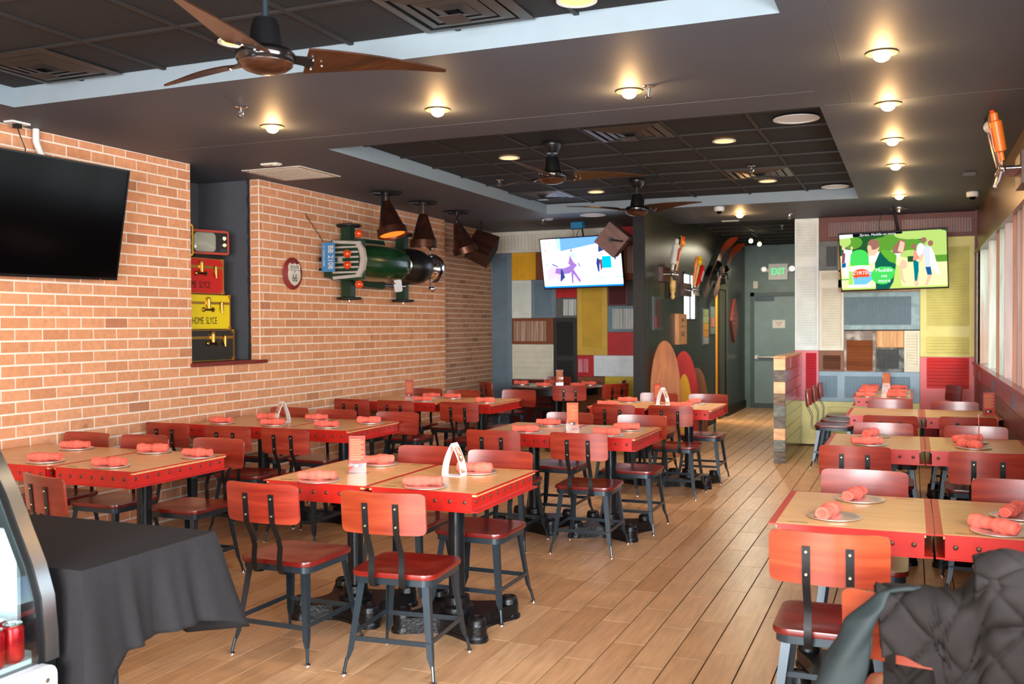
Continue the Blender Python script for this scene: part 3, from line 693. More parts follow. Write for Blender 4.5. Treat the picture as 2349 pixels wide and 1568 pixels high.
def table_proto(wd=.607, dp=.80, fw=.020):
    t = thing('dining_table', 'x', 'table', group='steel-rimmed dining tables')
    Z = .76; hw, hd = wd/2, dp/2
    b = MB(); b.bb(-hw+fw-.006, hw-fw+.006, -hd+.012, hd-.012, Z-.018, Z+.0005)
    b.build('tabletop', OAK, t, 0)
    for k, (sx, sy) in enumerate(((-1, -1), (1, 1))):   # illegible stencil marks near two corners
        b = MB()
        for i in range(7):
            xx = sx*(hw-.075)-sx*i*.011*1.0; b.bb(xx-.004, xx+.004, sy*(hd-.05)-.006, sy*(hd-.05)+.006+(i % 3)*.002, Z+.0005, Z+.0011)
        tag(b.build('stencil_mark', STAMP, t, 0), kind='stuff')
    for sx in (-1, 1):    # channel beams with flanges standing out
        b = MB(); x = sx*hw
        b.bb(x-sx*fw, x, -hd+.001, hd-.001, Z-.005, Z); b.bb(x-sx*.036, x-sx*.003, -hd+.001, hd-.001, Z-.092, Z-.086)
        b.bb(x-sx*.040, x-sx*.034, -hd+.008, hd-.008, Z-.088, Z-.003)
        bm = b.build('side_beam', BEAM, t, 0); b = MB()
        n = 9
        for i in range(n): y = -hd+.05+(dp-.1)*i/(n-1); b.ball((x-sx*.034, y, Z-.045), .0105, 8, 0, (.5, 1, 1))
        tag(b.build('rivets', RIVET, bm, 60), kind='stuff')
    for sy in (-1, 1):
        b = MB(); y = sy*hd
        b.bb(-hw+.034, hw-.034, y-sy*.010, y-sy*.003, Z-.088, Z-.003); b.bb(-hw+.0, hw-.0, y-sy*.018, y, Z-.0055, Z-.0003); b.bb(-hw+.03, hw-.03, y-sy*.03, y+sy*.004, Z-.093, Z-.088)
        bm = b.build('end_beam', BEAM, t, 0); b = MB(); n = 7 if wd < .8 else 11
        for i in range(n): x = -hw+.07+(wd-.14)*i/(n-1); b.ball((x, y-sy*.003, Z-.045), .0105, 8, 0, (1, .5, 1))
        tag(b.build('rivets', RIVET, bm, 60), kind='stuff')
    table_base(t)
    return t

CH0 = chair_proto(); T0 = table_proto(); TW0 = table_proto(.94); TH0 = table_proto(.607, .80, .034)
index_children(None)
used = {}
def put(proto, key, x, y, rz, label, group=None, z=0):
    if key not in used:
        used[key] = 1; proto.location = (x, y, z); proto.rotation_euler = (0, 0, rz); proto['label'] = label
        if group: proto['group'] = group
        return proto
    return dup(proto, (x, y, z), rz, label, group)
TABLES = [
 (0, -2.795, 4.54, 'oak-topped red-rimmed table in the front centre, left half with the red menu stand'),
 (0, -2.185, 4.54, 'oak-topped red-rimmed table in the front centre, right half with the white arch stand'),
 (0, -4.225, 4.50, 'oak-topped red-rimmed table behind the black cloth, nearest the brick wall television'),
 (1, -5.01, 4.50, 'wide oak-topped table against the brick wall below the large dark television'),
 (0, -4.225, 6.70, 'oak-topped red-rimmed table, right half of the second row by the bricks'),
 (1, -5.01, 6.70, 'wide oak-topped table against the bricks below the niche of trunks'),
 (0, -4.17, 9.28, 'oak-topped red-rimmed table, right half of the third row by the bricks'),
 (1, -4.95, 9.28, 'wide oak-topped table against the bricks below the green toy car'),
 (0, -2.68, 6.95, 'oak-topped red-rimmed table in the second centre row, left half'),
 (0, -2.07, 6.95, 'oak-topped red-rimmed table in the second centre row, right half'),
 (0, -2.61, 9.36, 'oak-topped red-rimmed table in front of the black post, left half of its pair'),
 (0, -2.00, 9.36, 'oak-topped red-rimmed table beside the surfboard shapes, right half of its pair'),
 (0, -.225, 4.35, 'oak-topped red-rimmed table nearest the camera on the right, left half'),
 (0, .385, 4.35, 'oak-topped red-rimmed table nearest the camera on the right, half at the window wall'),
 (0, -.225, 6.94, 'oak-topped red-rimmed table in the second right-hand row, left half'),
 (0, .385, 6.94, 'oak-topped red-rimmed table in the second right-hand row, half at the window wall'),
 (0, -.225, 9.26, 'oak-topped red-rimmed table in the third right-hand row, left half'),
 (0, .385, 9.26, 'oak-topped red-rimmed table in the third right-hand row, half at the window wall'),
 (0, -.29, 11.38, 'oak-topped red-rimmed table near the low board partition, nearer of two end to end'),
 (0, -.29, 12.19, 'oak-topped red-rimmed table touching the blue shutter wall, farther of two end to end')]
for k, x, y, lb in TABLES:
    if x > -.4: k = 2
    put((T0, TW0, TH0)[k], 't%d' % k, x, y, 0, lb)

F_, B_ = 0, pi     # facing away from / towards the camera
CHAIRS = [
 (-2.765, 3.96, radians(-1), 'left one of two foreground red chairs seen from behind at the front centre table'),
 (-2.145, 3.94, radians(5), 'right one of two foreground chairs seen from behind, lighter orange back'),
 (-2.66, 4.88, B_, 'chair facing the camera behind the red menu stand of the front centre table'),
 (-2.175, 4.83, B_, 'chair facing the camera beside the white arch stand of the front centre table'),
 (-3.84, 3.76, radians(-16), 'chair partly hidden by the display case, seen from behind at the brick wall table'),
 (-5.22, 4.76, B_, 'dark red chair facing the camera, leftmost of three along the first brick wall table'),
 (-4.71, 4.76, B_, 'dark red chair facing the camera, middle of three along the first brick wall table'),
 (-4.12, 4.78, B_, 'dark red chair facing the camera at the right end of the first brick wall table'),
 (-5.19, 6.04, F_, 'dark chair seen from behind, leftmost of three at the second brick wall table'),
 (-4.60, 6.00, F_, 'dark chair seen from behind, middle of three at the second brick wall table'),
 (-4.10, 6.00, F_, 'dark chair seen from behind, rightmost of three at the second brick wall table'),
 (-5.10, 6.93, B_, 'chair facing the camera below the trunks, leftmost behind the second brick wall table'),
 (-4.58, 6.88, B_, 'chair facing the camera, middle one behind the second brick wall table'),
 (-3.96, 6.84, B_, 'chair facing the camera at the right end of the second brick wall table'),
 (-5.11, 8.52, F_, 'chair seen from behind below the toy car, leftmost at the third brick wall table'),
 (-4.61, 8.50, F_, 'chair seen from behind, middle one at the third brick wall table'),
 (-3.93, 8.50, F_, 'chair seen from behind, rightmost at the third brick wall table'),
 (-5.13, 9.62, B_, 'chair facing the camera, left one behind the third brick wall table'),
 (-4.62, 9.52, B_, 'chair facing the camera, middle one behind the third brick wall table'),
 (-4.03, 9.72, B_, 'chair facing the camera between the third brick wall table and the round table'),
 (-2.66, 6.38, F_, 'chair seen from behind, left one at the second centre table'),
 (-2.065, 6.42, radians(2), 'bright red chair seen from behind standing free at the second centre table'),
 (-2.59, 7.26, B_, 'chair facing the camera, left one behind the second centre table'),
 (-1.975, 7.23, B_, 'chair facing the camera, right one behind the second centre table beside the aisle'),
 (-2.50, 8.74, F_, 'chair seen from behind, left one at the table in front of the black post'),
 (-1.98, 8.76, F_, 'chair seen from behind, right one at the table beside the surfboard shapes'),
 (-2.45, 9.72, B_, 'chair facing the camera just before the tall wooden surfboard shape'),
 (-1.93, 9.70, B_, 'chair facing the camera beside the aisle at the table near the surfboard shapes'),
 (-.265, 3.77, F_, 'large foreground red chair seen from behind at the nearest right-hand table'),
 (.40, 3.62, F_, 'chair seen from behind above the black jacket at the nearest right-hand table'),
 (-.215, 4.76, B_, 'pale-lit chair facing the camera, left one at the nearest right-hand table'),
 (.455, 4.68, B_, 'chair facing the camera by the window wall at the nearest right-hand table'),
 (-.31, 6.30, F_, 'chair seen from behind, left one at the second right-hand table'),
 (.39, 6.24, F_, 'chair seen from behind, right one at the second right-hand table'),
 (-.19, 7.20, B_, 'chair facing the camera, left one at the second right-hand table'),
 (.41, 7.17, B_, 'chair facing the camera, right one at the second right-hand table'),
 (-.155, 8.38, F_, 'chair seen from behind, left one at the third right-hand table'),
 (.395, 8.44, F_, 'chair seen from behind, right one at the third right-hand table'),
 (-.19, 9.53, B_, 'chair facing the camera, left one at the third right-hand table'),
 (.36, 9.44, B_, 'chair facing the camera, right one at the third right-hand table'),
 (-.775, 11.08, -pi/2, 'chair in profile beside the low partition, nearest of a row of three'),
 (-.765, 11.69, -pi/2, 'chair in profile beside the low partition, middle of a row of three'),
 (-.75, 12.28, -pi/2, 'chair in profile beside the low partition, farthest of a row of three'),
 (.20, 12.15, radians(112), 'chair turned sideways before the pink-red panel in the right corner'),
 (-3.87, 11.20, radians(22), 'red chair seen from behind, nearest at the round table'),
 (-4.84, 11.50, radians(-42), 'chair at the left side of the round table'),
 (-3.56, 11.58, radians(55), 'dark chair at the right side of the round table, seen obliquely from behind'),
 (-3.74, 12.20, radians(100), 'chair behind the right edge of the round table near the yellow panel'),
 (-4.56, 12.48, B_, 'chair behind the round table, only its top edge showing'),
 (.06, 3.03, radians(-8), 'orange-backed chair under the black quilted jacket in the right foreground'),
]
CHR_ = wood('lit_red_stained_plywood', [C(120, 30, 18), C(146, 44, 28), C(166, 62, 38)], (2, 4, 22), .33, coat=.4, bmp=.05)  # lit copy of the mahogany: warm light put into the stain
CHO = wood('lit_orange_stained_plywood', [C(124, 38, 20), C(146, 54, 28), C(164, 72, 38)], (2, 4, 22), .33, coat=.5, bmp=.05)  # orange stain with the warm light on the near chairs mixed in
for n_, (x, y, rz, lb) in enumerate(CHAIRS):
    o = put(CH0, 'c', x, y, rz, lb)
    if n_ == 0:
        for c in bpy.data.objects:
            if c.parent == o and c.name.startswith('backrest'): c.data = c.data.copy(); c.data.materials[0] = CHR_
    if n_ in (1, 28, 49):
        for c in bpy.data.objects:
            if c.parent == o and c.name.startswith('backrest'): c.data = c.data.copy(); c.data.materials[0] = CHO; c['label'] = 'lighter orange-brown backrest'

# round table
rt = thing('round_table', 'dark round dining table in the far left corner before the shutter wall', 'table', (-4.30, 11.97, 0))
b = MB(); b.lathe([(.60, .735), (.612, .74), (.612, .755), (.60, .762), (.01, .762)], 56); b.build('tabletop', wood('dark_glossy_top', [C(34, 18, 14), C(54, 28, 20), C(70, 38, 28)], (3, 20, 20), .18, coat=.6), rt, 40)
b = MB(); b.lathe([(.56, .66), (.57, .66), (.57, .735), (.56, .735)], 48); b.build('apron', BLACKM, rt, 40)
b = MB(); b.cyl((0, 0, .05), (0, 0, .7), .045, n=20); b.lathe([(.26, 0), (.26, .02), (.1, .05), (.05, .07)], 28); b.build('pedestal', BLACKM, rt, 40)

# ================================================================ tableware
def plate_proto():
    b = MB(); b.lathe([(.002, .002), (.085, .002), (.103, .008), (.106, .007), (.106, .004), (.088, -.0005), (.002, -.0005)], 32)
    o = b.build('plate', plain('spun_aluminium', C(226, 224, 220), .36, .85), None, 50); return tag(o, 'x', 'plate', 'round metal plates')
def napkin_proto(seed):
    random.seed(seed); b = MB(); N = 22; nn = 16; prof = []
    ph = random.random()*6
    for i in range(N+1):
        u = -.5+i/N; rr = .027*(1+.13*sin(9*u+ph)+.05*sin(31*u)+.12*math.exp(-((u-.1)/.06)**2))
        if i in (0, N): rr *= .93
        prof.append([Vector((u*.19, rr*(1+.10*sin(3*a+ph+7*u)+.04*sin(5*a-22*u))*cos(a)*1.05, rr*.9*(1+.05*sin(2*a+ph))*sin(a)+.024)) for a in [2*pi*j/nn for j in range(nn)]])
    b.ring(None, prof)
    for e in (-1, 1):   # rolled layers showing at the ends
        q = [(e*(.095+.0012), .019*(1-k/22)*cos(k*.75), .024+.016*(1-k/22)*sin(k*.75)) for k in range(20)]
        b.tube(q, .0022, 5)
    # loose flap of cloth
    fl = []
    for i in range(7):
        u = -.06+.02*i; fl.append([Vector((u, .022, .010)), Vector((u*1.1, .045+.006*sin(i*1.3+ph), .004+.003*sin(i*2.0))), Vector((u*1.1, .045+.006*sin(i*1.3+ph), .0075+.003*sin(i*2.0))), Vector((u, .020, .018))])
    b.ring(None, fl)
    o = b.build('rolled_napkin', NAP, None, 70); return tag(o, 'x', 'napkin', 'rolled coral napkins')
P0 = plate_proto(); NP = [napkin_proto(s) for s in (3, 11, 23, 31)]
random.seed(5)
# x, y, napkin angle, label place
SET = [
 (-2.795, 4.20, 22, 'front left of the front centre table'), (-2.20, 4.225, 20, 'nearest the camera on the front centre table'),
 (-2.155, 4.74, 8, 'right of the white arch on the front centre table'), (-2.81, 4.83, 38, 'behind the red menu stand on the front centre table'),
 (-5.03, 4.76, 15, 'far left of the brick wall table below the dark television'), (-4.72, 4.24, 20, 'front left of the brick wall table below the dark television'),
 (-4.42, 4.80, 15, 'far side of the table behind the black cloth, left one'), (-4.20, 4.22, 18, 'near side of the table behind the black cloth'),
 (-4.00, 4.72, 5, 'right end of the table behind the black cloth'),
 (-5.22, 6.44, 5, 'left end of the second brick wall table, near side'), (-5.06, 6.86, 12, 'left end of the second brick wall table, far side'),
 (-4.72, 6.46, 14, 'right beside the arch stand of the second brick wall table'), (-4.62, 6.93, 6, 'middle of the far side, second brick wall table'),
 (-4.22, 6.46, 4, 'near side of the second brick wall table, right part'), (-4.07, 6.86, 14, 'right end of the second brick wall table, far side'),
 (-4.72, 9.05, 5, 'near side of the third brick wall table, left'), (-4.86, 9.52, 2, 'far side of the third brick wall table, left'),
 (-4.60, 9.50, -4, 'far side of the third brick wall table, middle'), (-4.02, 9.08, 12, 'right end of the third brick wall table'),
 (-2.62, 6.66, 18, 'near left of the second centre table'), (-2.63, 7.18, 3, 'far left of the second centre table'),
 (-1.96, 7.06, 12, 'far right of the second centre table'), (-2.00, 6.68, 8, 'near right of the second centre table'),
 (-2.72, 9.08, 15, 'near left of the table before the black post'), (-2.66, 9.60, 2, 'far left of the table before the black post'),
 (-1.98, 9.58, 70, 'far right of the table beside the surfboard shapes'), (-2.0, 9.10, 10, 'near right of the table beside the surfboard shapes'),
 (-.29, 4.15, 78, 'front left of the nearest right-hand table'), (-.215, 4.60, 74, 'far left of the nearest right-hand table'),
 (.40, 4.42, 70, 'far right of the nearest right-hand table'), (.31, 4.07, -42, 'front right of the nearest right-hand table'),
 (-.24, 7.22, 72, 'far left of the second right-hand table'), (-.25, 6.72, 12, 'near left of the second right-hand table'),
 (.36, 7.07, 28, 'far right of the second right-hand table'), (.36, 6.76, -55, 'near right of the second right-hand table'),
 (-.44, 11.10, 4, 'left row of the farthest right-hand table, nearest'), (-.44, 11.72, 4, 'left row of the farthest right-hand table, second'),
 (-.44, 12.15, 4, 'left row of the farthest right-hand table, third'), (-.44, 12.48, 4, 'left row of the farthest right-hand table, farthest'),
 (-.13, 11.14, -3, 'right row of the farthest right-hand table, nearest'), (-.13, 11.72, -3, 'right row of the farthest right-hand table, second'),
 (-.13, 12.48, -3, 'right row of the farthest right-hand table, farthest'),
 (-4.80, 12.02, 5, 'left edge of the round table'), (-4.50, 12.32, -30, 'back of the round table'),
 (-4.36, 11.70, 3, 'front of the round table'), (-3.92, 11.75, -12, 'right front of the round table'), (-3.88, 12.10, 6, 'right back of the round table')]
for i, (x, y, a, pl_) in enumerate(SET):
    put(P0, 'p', x, y, 0, 'round steel plate, ' + pl_, z=.7615 if i < 42 else .7625)
    put(NP[i % 4], 'n%d' % (i % 4), x-.022, y+.012, radians(a), 'rolled coral napkin, ' + pl_, z=.7645 if i < 42 else .7655)

def menu_stand(x, y, rz, label, col, gr='menu stands'):
    t = thing('menu_stand', label, 'menu stand', (x, y, .761), radians(rz), gr)
    b = MB(); b.bb(-.048, .048, -.0045, -.0025, .002, .205); b.bb(-.048, .048, .0025, .0045, .002, .205); b.prism(rrect(.125, .075, .025), 0, .003); b.build('holder', ACRYL, t)
    b = MB(); b.bb(-.044, .044, -.0015, .0015, .005, .200); cd = b.build('card', col, t)
    b = MB()
    for i in range(13): b.bb(-.036, .036 if i % 3 else .02, -.0021, -.0015, .070+i*.009, .074+i*.009)
    b.build('printed_lines', MATS['menu_print'], cd, 0)
    b = MB(); b.bb(-.022, .022, -.0021, -.0015, .03, .052); b.bb(-.016, .004, -.0026, -.0021, .034, .048, 1); b.build('emblem', [BLACKM, CREAMP], cd, 0)
    return t
plain('menu_print', C(250, 170, 110), .5)
def arch_stand(x, y, rz, label):
    t = thing('table_tent', label, 'table stand', (x, y, .761), radians(rz), 'arched table tents')
    pts = []; n = 10
    for i in range(n+1):
        u = i/n; pts.append((-.055*math.cos(u*pi/2)**.8 if u < 1 else 0, 0, .17*math.sin(u*pi/2)**1.0+.002))
    pts = [(-.055*(1-(i/n)**1.9), 0, .002+.17*(i/n)) for i in range(n+1)]
    P = pts+[(-p[0], 0, p[2]) for p in reversed(pts[:-1])]+[(.0, 0, .002)]
    b = MB(); prof = []
    for i, p in enumerate(P[:-1]): prof.append(p)
    def shell(pp, th, y0, y1): 
        for i in range(len(pp)-1):
            b.strap([pp[i], pp[i+1]], (0, 1, 0), y1-y0, th)
    b.strap(P[:-1], (0, 1, 0), .07, .003); b.bb(-.055, .055, -.035, .035, 0, .003)
    b.build('arch', FROST, t, 40)
    b = MB(); q = [(p[0]+.0022, 0, p[2]+.0008) for p in P[n+1:-2]]
    b.strap(q, (0, 1, 0), .055, .0012); b.build('printed_picture', MATS['tent_print'], t, 40)
    return t
m_, t_, b_ = newmat('tent_print'); n_ = nd(t_, 'ShaderNodeTexNoise'); n_.inputs['Scale'].default_value = 26; t_.links.new(coords(t_, rand=False), n_.inputs['Vector'])
t_.links.new(ramp(t_, n_.outputs[0], [(.40, C(238, 236, 230)), (.5, C(226, 120, 70)), (.58, C(90, 70, 70)), (.64, C(240, 210, 170))]), b_.inputs['Base Color'])
menu_stand(-2.755, 4.50, 24, 'red menu card in a clear stand on the front centre table', REDCARD)
menu_stand(-5.02, 9.28, 20, 'pale red menu card in a clear stand on the table under the toy car', REDCARD)
menu_stand(-2.38, 6.98, 14, 'orange menu card in a clear stand on the second centre table', ORANGECARD)
menu_stand(-2.34, 9.48, 60, 'clear menu stand beside the white arch by the surfboard shapes', REDCARD)
menu_stand(-4.26, 11.98, 16, 'orange menu card in a clear stand on the round table', ORANGECARD)
menu_stand(-.28, 12.35, 0, 'orange menu card in a clear stand at the far end of the right-hand row', ORANGECARD)
menu_stand(.60, 9.10, 10, 'red menu card in a clear stand against the window wall', REDCARD)
menu_stand(.40, 6.93, 84, 'menu stand seen edge-on at the second right-hand table', REDCARD)
arch_stand(-2.225, 4.60, -2, 'white arched table tent on the front centre table')
arch_stand(-4.80, 6.68, 240, 'white arched table tent on the second brick wall table')
arch_stand(-2.25, 9.33, -15, 'white arched table tent before the red and yellow surfboard shape')
# ================================================================ ceiling fixtures
WARM = (1, .58, .24)
def downlight(x, y, label, power=6):
    t = thing('downlight', label, 'ceiling light', (x, y, H), 0, 'lit warm downlights in the charcoal ceiling')
    b = MB(); b.lathe([(.048, -.001), (.072, -.003), (.076, -.007), (.070, -.010), (.050, -.008)], 28)
    b.build('trim_ring', TRIMR, t, 50)
    b = MB(); b.ball((0, 0, -.016), .042, 16, 0, (1, 1, .75)); b.build('bulb', BULB, t, 60)
    l = bpy.data.lights.new('downlight_lamp', 'POINT'); l.energy = power; l.color = WARM; l.shadow_soft_size = .03
    link('downlight_lamp', l, t, (0, 0, -.085))
for x, y, p in [(-3.96, 5.43, 'left one over the brick wall side'), (-2.72, 5.42, 'middle one before the second tray'), (-1.50, 5.43, 'beside the chrome sprinkler before the second tray'),
             (-.14, 5.17, 'nearest of the row along the right'), (-.137, 6.38, 'second of the row along the right'), (-.134, 7.63, 'third of the row along the right'), (-.13, 8.86, 'fourth of the row along the right'), (-.124, 10.98, 'farthest of the row along the right'), (-1.94, 12.02, 'small one beside the dome camera before the corridor')]:
    downlight(x, y, 'warm glowing downlight, '+p)
def traylight(x, y, label, lit=True, r=.075, cat='ceiling light', nm='recessed_light', z=None):
    z = HT-.0065 if z is None else z
    t = thing(nm, label, cat, (x, y, z), 0)
    b = MB(); b.lathe([(r, 0), (r*1.22, -.002), (r*1.22, -.008), (r, -.008), (r, 0)], 32, caps=False); b.build('trim_ring', WHITEP, t, 50)
    b = MB(); b.lathe([(.001, -.003), (r*.6, -.005), (r, -.004), (r, .0), (.001, .0)], 32); b.build('diffuser', DIMBULB if lit else WHITEP, t, 60)
    if lit: l = bpy.data.lights.new('recessed_lamp', 'SPOT'); l.energy = 34 if y < 9 else 95; l.color = (1, .78, .52); l.shadow_soft_size = .06; l.spot_size = 1.95; l.spot_blend = .8; link('recessed_lamp', l, t, (0, 0, -.03))
for x, y, p in [(-3.21, 7.76, 'left front corner of the second tray'), (-1.37, 7.74, 'front of the second tray right of centre'), (-1.35, 10.08, 'beside the dark air vent at the back of the second tray'), (-3.17, 10.12, 'back of the second tray behind the middle fan'), (-3.17, 4.05, 'beside the big front fan'), (-1.38, 4.13, 'cut by the top edge of the photo')]:
    traylight(x, y, 'dim amber recessed light, '+p)
traylight(-.755, 7.11, 'large white round speaker at the right front corner of the second tray', False, .13, 'speaker', 'ceiling_speaker')
traylight(-.75, 10.78, 'large white round speaker at the right back corner of the second tray', False, .115, 'speaker', 'ceiling_speaker')
traylight(-3.60, 11.36, 'faint round ceiling speaker above the left television', False, .13, 'speaker', 'ceiling_speaker', H)
def sprinkler(x, y, z, p):
    t = thing('sprinkler', 'chrome pendent sprinkler head, '+p, 'sprinkler', (x, y, z), 0, 'sprinkler heads')
    b = MB(); b.lathe([(.034, 0), (.036, -.004), (.03, -.008), (.012, -.012), (.011, -.03)], 20); b.build('escutcheon', CHROME, t, 50)
    b = MB(); b.tube([(-.014, 0, -.028), (-.017, 0, -.045), (-.006, 0, -.06)], .003, 6); b.tube([(.014, 0, -.028), (.017, 0, -.045), (.006, 0, -.06)], .003, 6); b.cyl((0, 0, -.03), (0, 0, -.062), .004); b.lathe([(.02, -.062), (.02, -.065), (.004, -.066)], 14); b.bb(-.015, .015, -.004, .004, -.032, -.026)
    b.build('frame_arms', CHROME, t, 50)
for a in [(-3.78, 4.87, H, 'left of the front downlights'), (-1.37, 5.37, H, 'right beside the middle downlight'), (-3.78, 8.88, HT-.007, 'in the tray near the hanging cone lamps'), (-1.355, 9.05, HT-.007, 'in the tray before the air vent'), (-1.38, 12.25, H, 'above the white corner shutter'), (-4.3, 11.5, H, 'above the left television'), (-1.75, 14.6, HT-.007, 'in the corridor ceiling')]:
    sprinkler(*a)
def vent(x, y, label):
    t = thing('air_vent', label, 'air vent', (x, y, HT-.008), 0, 'dark square air vents')
    b = MB()
    for i, r in enumerate((.285, .215, .15, .09)):
        z0 = -.001-.003*i
        for sx, sy in ((1, 0), (-1, 0), (0, 1), (0, -1)):
            T = Matrix.Rotation(math.atan2(sy, sx), 4, 'Z')
            vs = [(r, -r, z0), (r, r, z0), (r-.05, r-.05, z0-.008), (r-.05, -r+.05, z0-.008), (r, -r, z0+.003), (r, r, z0+.003), (r-.05, r-.05, z0-.005), (r-.05, -r+.05, z0-.005)]
            b.add(vs, [(0, 1, 2, 3), (7, 6, 5, 4), (0, 4, 5, 1), (2, 6, 7, 3)], 0, T)
    b.build('vanes', MATS['vent_dark'], t, 0)
    b = MB(); b.bb(-.06, .06, -.06, .06, -.05, -.046); b.build('centre_plate', MATS['vent_dark'], t, 0)
plain('vent_dark', C(60, 56, 52), .4, .2)
for a in [(-1.97, 7.14, 'dark stepped air vent at the front of the second tray'), (-1.35, 9.56, 'dark stepped air vent near the right side of the second tray'), (-3.80, 10.15, 'dark stepped air vent behind the middle fan'), (-1.93, 4.02, 'dark stepped air vent at the top edge right of the front fan'), (-4.45, 4.02, 'dark stepped air vent left of the front fan')]: vent(*a)
t = thing('access_panel', 'white grille panel in the ceiling above the niche', 'ceiling panel', (-5.02, 7.16, H)); b = MB(); b.bb(-.30, .30, -.31, .31, -.008, 0); b.build('frame', plain('dusty_cream', C(206, 196, 178), .6, vary=.12, scale=30), t, 0)
b = MB()
for i in range(11): b.bb(-.25, .25, -.25+i*.05-.016, -.25+i*.05+.012, -.012, -.008)
tag(b.build('grille_bars', MATS['dusty_cream'], t, 0), kind='stuff')
t = thing('sensor_plate', 'small white box on the ceiling in front of the grille panel', 'sensor', (-4.87, 6.67, H)); b = MB(); b.bb(-.09, .07, -.035, .035, -.014, 0); b.bb(.02, .06, -.02, .02, -.02, -.014); b.build('cover', CREAMP, t, 0)
b = MB(); b.box((0, 0, 0), (.22, .10, .006)); tag(b.build('ceiling_sign', WHITEP, None, 0, (-2.18, 12.78, H-.004)), 'thin white rectangular plate on the ceiling at the corridor entrance', 'ceiling plate')
def dome(x, y, label):
    t = thing('dome_camera', label, 'security camera', (x, y, H), 0, 'white dome cameras')
    b = MB(); b.lathe([(.055, 0), (.058, -.008), (.058, -.04), (.05, -.05), (.045, -.052)], 24); b.build('housing', WHITEP, t, 50)
    b = MB(); b.ball((0, 0, -.048), .036, 16); b.build('smoked_dome', SCR, t, 60)
dome(-2.04, 11.2, 'white dome camera above the corridor entrance'); dome(.57, 11.03, 'white dome camera high in the right corner')
t = thing('smoke_detector', 'small flat ceiling disc above the left television', 'smoke detector', (-4.22, 11.48, H)); b = MB(); b.lathe([(.065, 0), (.07, -.01), (.05, -.025), (.02, -.028)], 24); b.build('cover', plain('grey_plastic', C(150, 150, 150), .5), t, 50)
b = MB(); b.box((0, 0, 0), (.10, .05, .03)); tag(b.build('ceiling_junction', plain('dark_box', C(60, 58, 54), .5), None, 0, (.47, 9.6, H-.015)), 'small dark box on the ceiling before the right corner', 'junction box')

def track_lamp():
    t = thing('track_light', 'pair of small lit spotlights on the corridor ceiling', 'ceiling light', (-2.33, 15.9, HT-.01))
    b = MB(); b.bb(-.03, .03, -.25, .35, -.02, 0); b.cyl((-.05, -.2, -.01), (-.05, -.2, -.08), .008); b.cyl((.05, .1, -.01), (.05, .1, -.12), .008); b.build('track', BLACKM, t)
    for x, y, z in ((-.03, -.2, -.14), (.06, .1, -.17)):
        b = MB(); b.cyl((x, y, z+.03), (x, y+.05, z+.06), .032, .02, 14); s_ = b.build('spot_head', BLACKM, t)
        b = MB(); b.ball((x, y-.015, z+.01), .03, 12); b.build('bulb', glow('corridor_bulb', (1, .8, .45, 1), 12) if 'corridor_bulb' not in MATS else MATS['corridor_bulb'], s_)
        l = bpy.data.lights.new('spot_lamp', 'SPOT'); l.energy = 120; l.color = (1, .9, .68); l.shadow_soft_size = .04; l.spot_size = 2.3; l.spot_blend = .9; so = link('spot_lamp', l, t, (x, y-.06, z-.06)); so.rotation_euler = (radians(-24 if x < 0 else 30), 0, 0)
track_lamp()

# ---------------------------------------------------------------- fans
def fan(x, y, z, th, label, r=.75):
    t = thing('ceiling_fan', label, 'ceiling fan', (x, y, z), 0, 'three-bladed ceiling fans')
    b = MB(); zt = HT-z
    b.lathe([(.045, zt-.085), (.075, zt-.03), (.08, zt-.008), (.078, zt)], 28); b.build('canopy', MATS['fan_black'], t, 50)
    b = MB(); b.cyl((0, 0, .10), (0, 0, zt-.05), .0125, n=16); b.build('downrod', GUN, t)
    b = MB(); b.lathe([(.07, .02), (.066, .05), (.056, .12), (.046, .15), (.02, .155)], 28); b.build('motor_neck', MATS['fan_black'], t, 50)
    b = MB(); b.lathe([(.02, -.058), (.07, -.050), (.105, -.030), (.118, -.010), (.118, .012), (.10, .028), (.06, .032)], 36); h = b.build('hub', MATS['fan_chrome'], t, 40)
    b = MB(); b.lathe([(.004, -.066), (.05, -.062), (.085, -.050), (.108, -.033), (.11, -.026), (.05, -.03)], 32); b.build('hub_bowl', WALNUT, h, 50)
    for k in range(3):
        a = radians(th+120*k); R = Matrix.Rotation(a, 4, 'Z')
        b = MB(); prof = []; n = 14
        for i in range(n+1):
            s = i/n; rr = .16+(r-.16)*s
            wl = -.092-.006*sin(s*pi)+.084*s**1.2; wr = .092-.074*s**.75+.006*sin(s*pi*2)
            if i == n: wl, wr = -.004, .012
            zz = -.006+.008*sin(s*pi)+.012*s; tilt = -.40+.15*s
            prof.append([Vector((rr, wl, zz-tilt*wl*-1*.7)), Vector((rr, wr, zz+tilt*wr*.7)), Vector((rr, wr, zz+tilt*wr*.7+.007)), Vector((rr, wl, zz+tilt*wl*.7+.007))])
            prof[-1][0] = Vector((rr, wl, zz+tilt*wl*.7))
        prof = [[R @ p for p in q] for q in prof]; b.ring(None, prof)
        bl = b.build('blade', WALNUT, t, 30)
        b = MB(); b.strap([R @ Vector((.10, 0, 0)), R @ Vector((.15, .004, -.002)), R @ Vector((.19, .008, -.008))], R.to_3x3() @ Vector((0, 1, -.28)), [.05, .06, .09], .008)
        b.build('blade_arm', BLACKM, bl)
        b = MB()
        for px, py in ((.185, -.03), (.185, .04), (.225, .008)): b.ball(tuple(R @ Vector((px, py, -.012-.26*py))), .006, 8)
        b.build('screws', STEEL, bl)
plain('fan_black', C(24, 24, 26), .3, .3); plain('fan_chrome', C(70, 66, 64), .15, .9)
fan(-2.40, 3.25, 2.63, 42, 'large ceiling fan nearest the camera with dark walnut blades')
fan(-2.65, 7.30, 2.735, 27, 'middle ceiling fan hanging in the second tray')
fan(-2.55, 9.50, 2.70, -21, 'farthest ceiling fan in front of the black post')

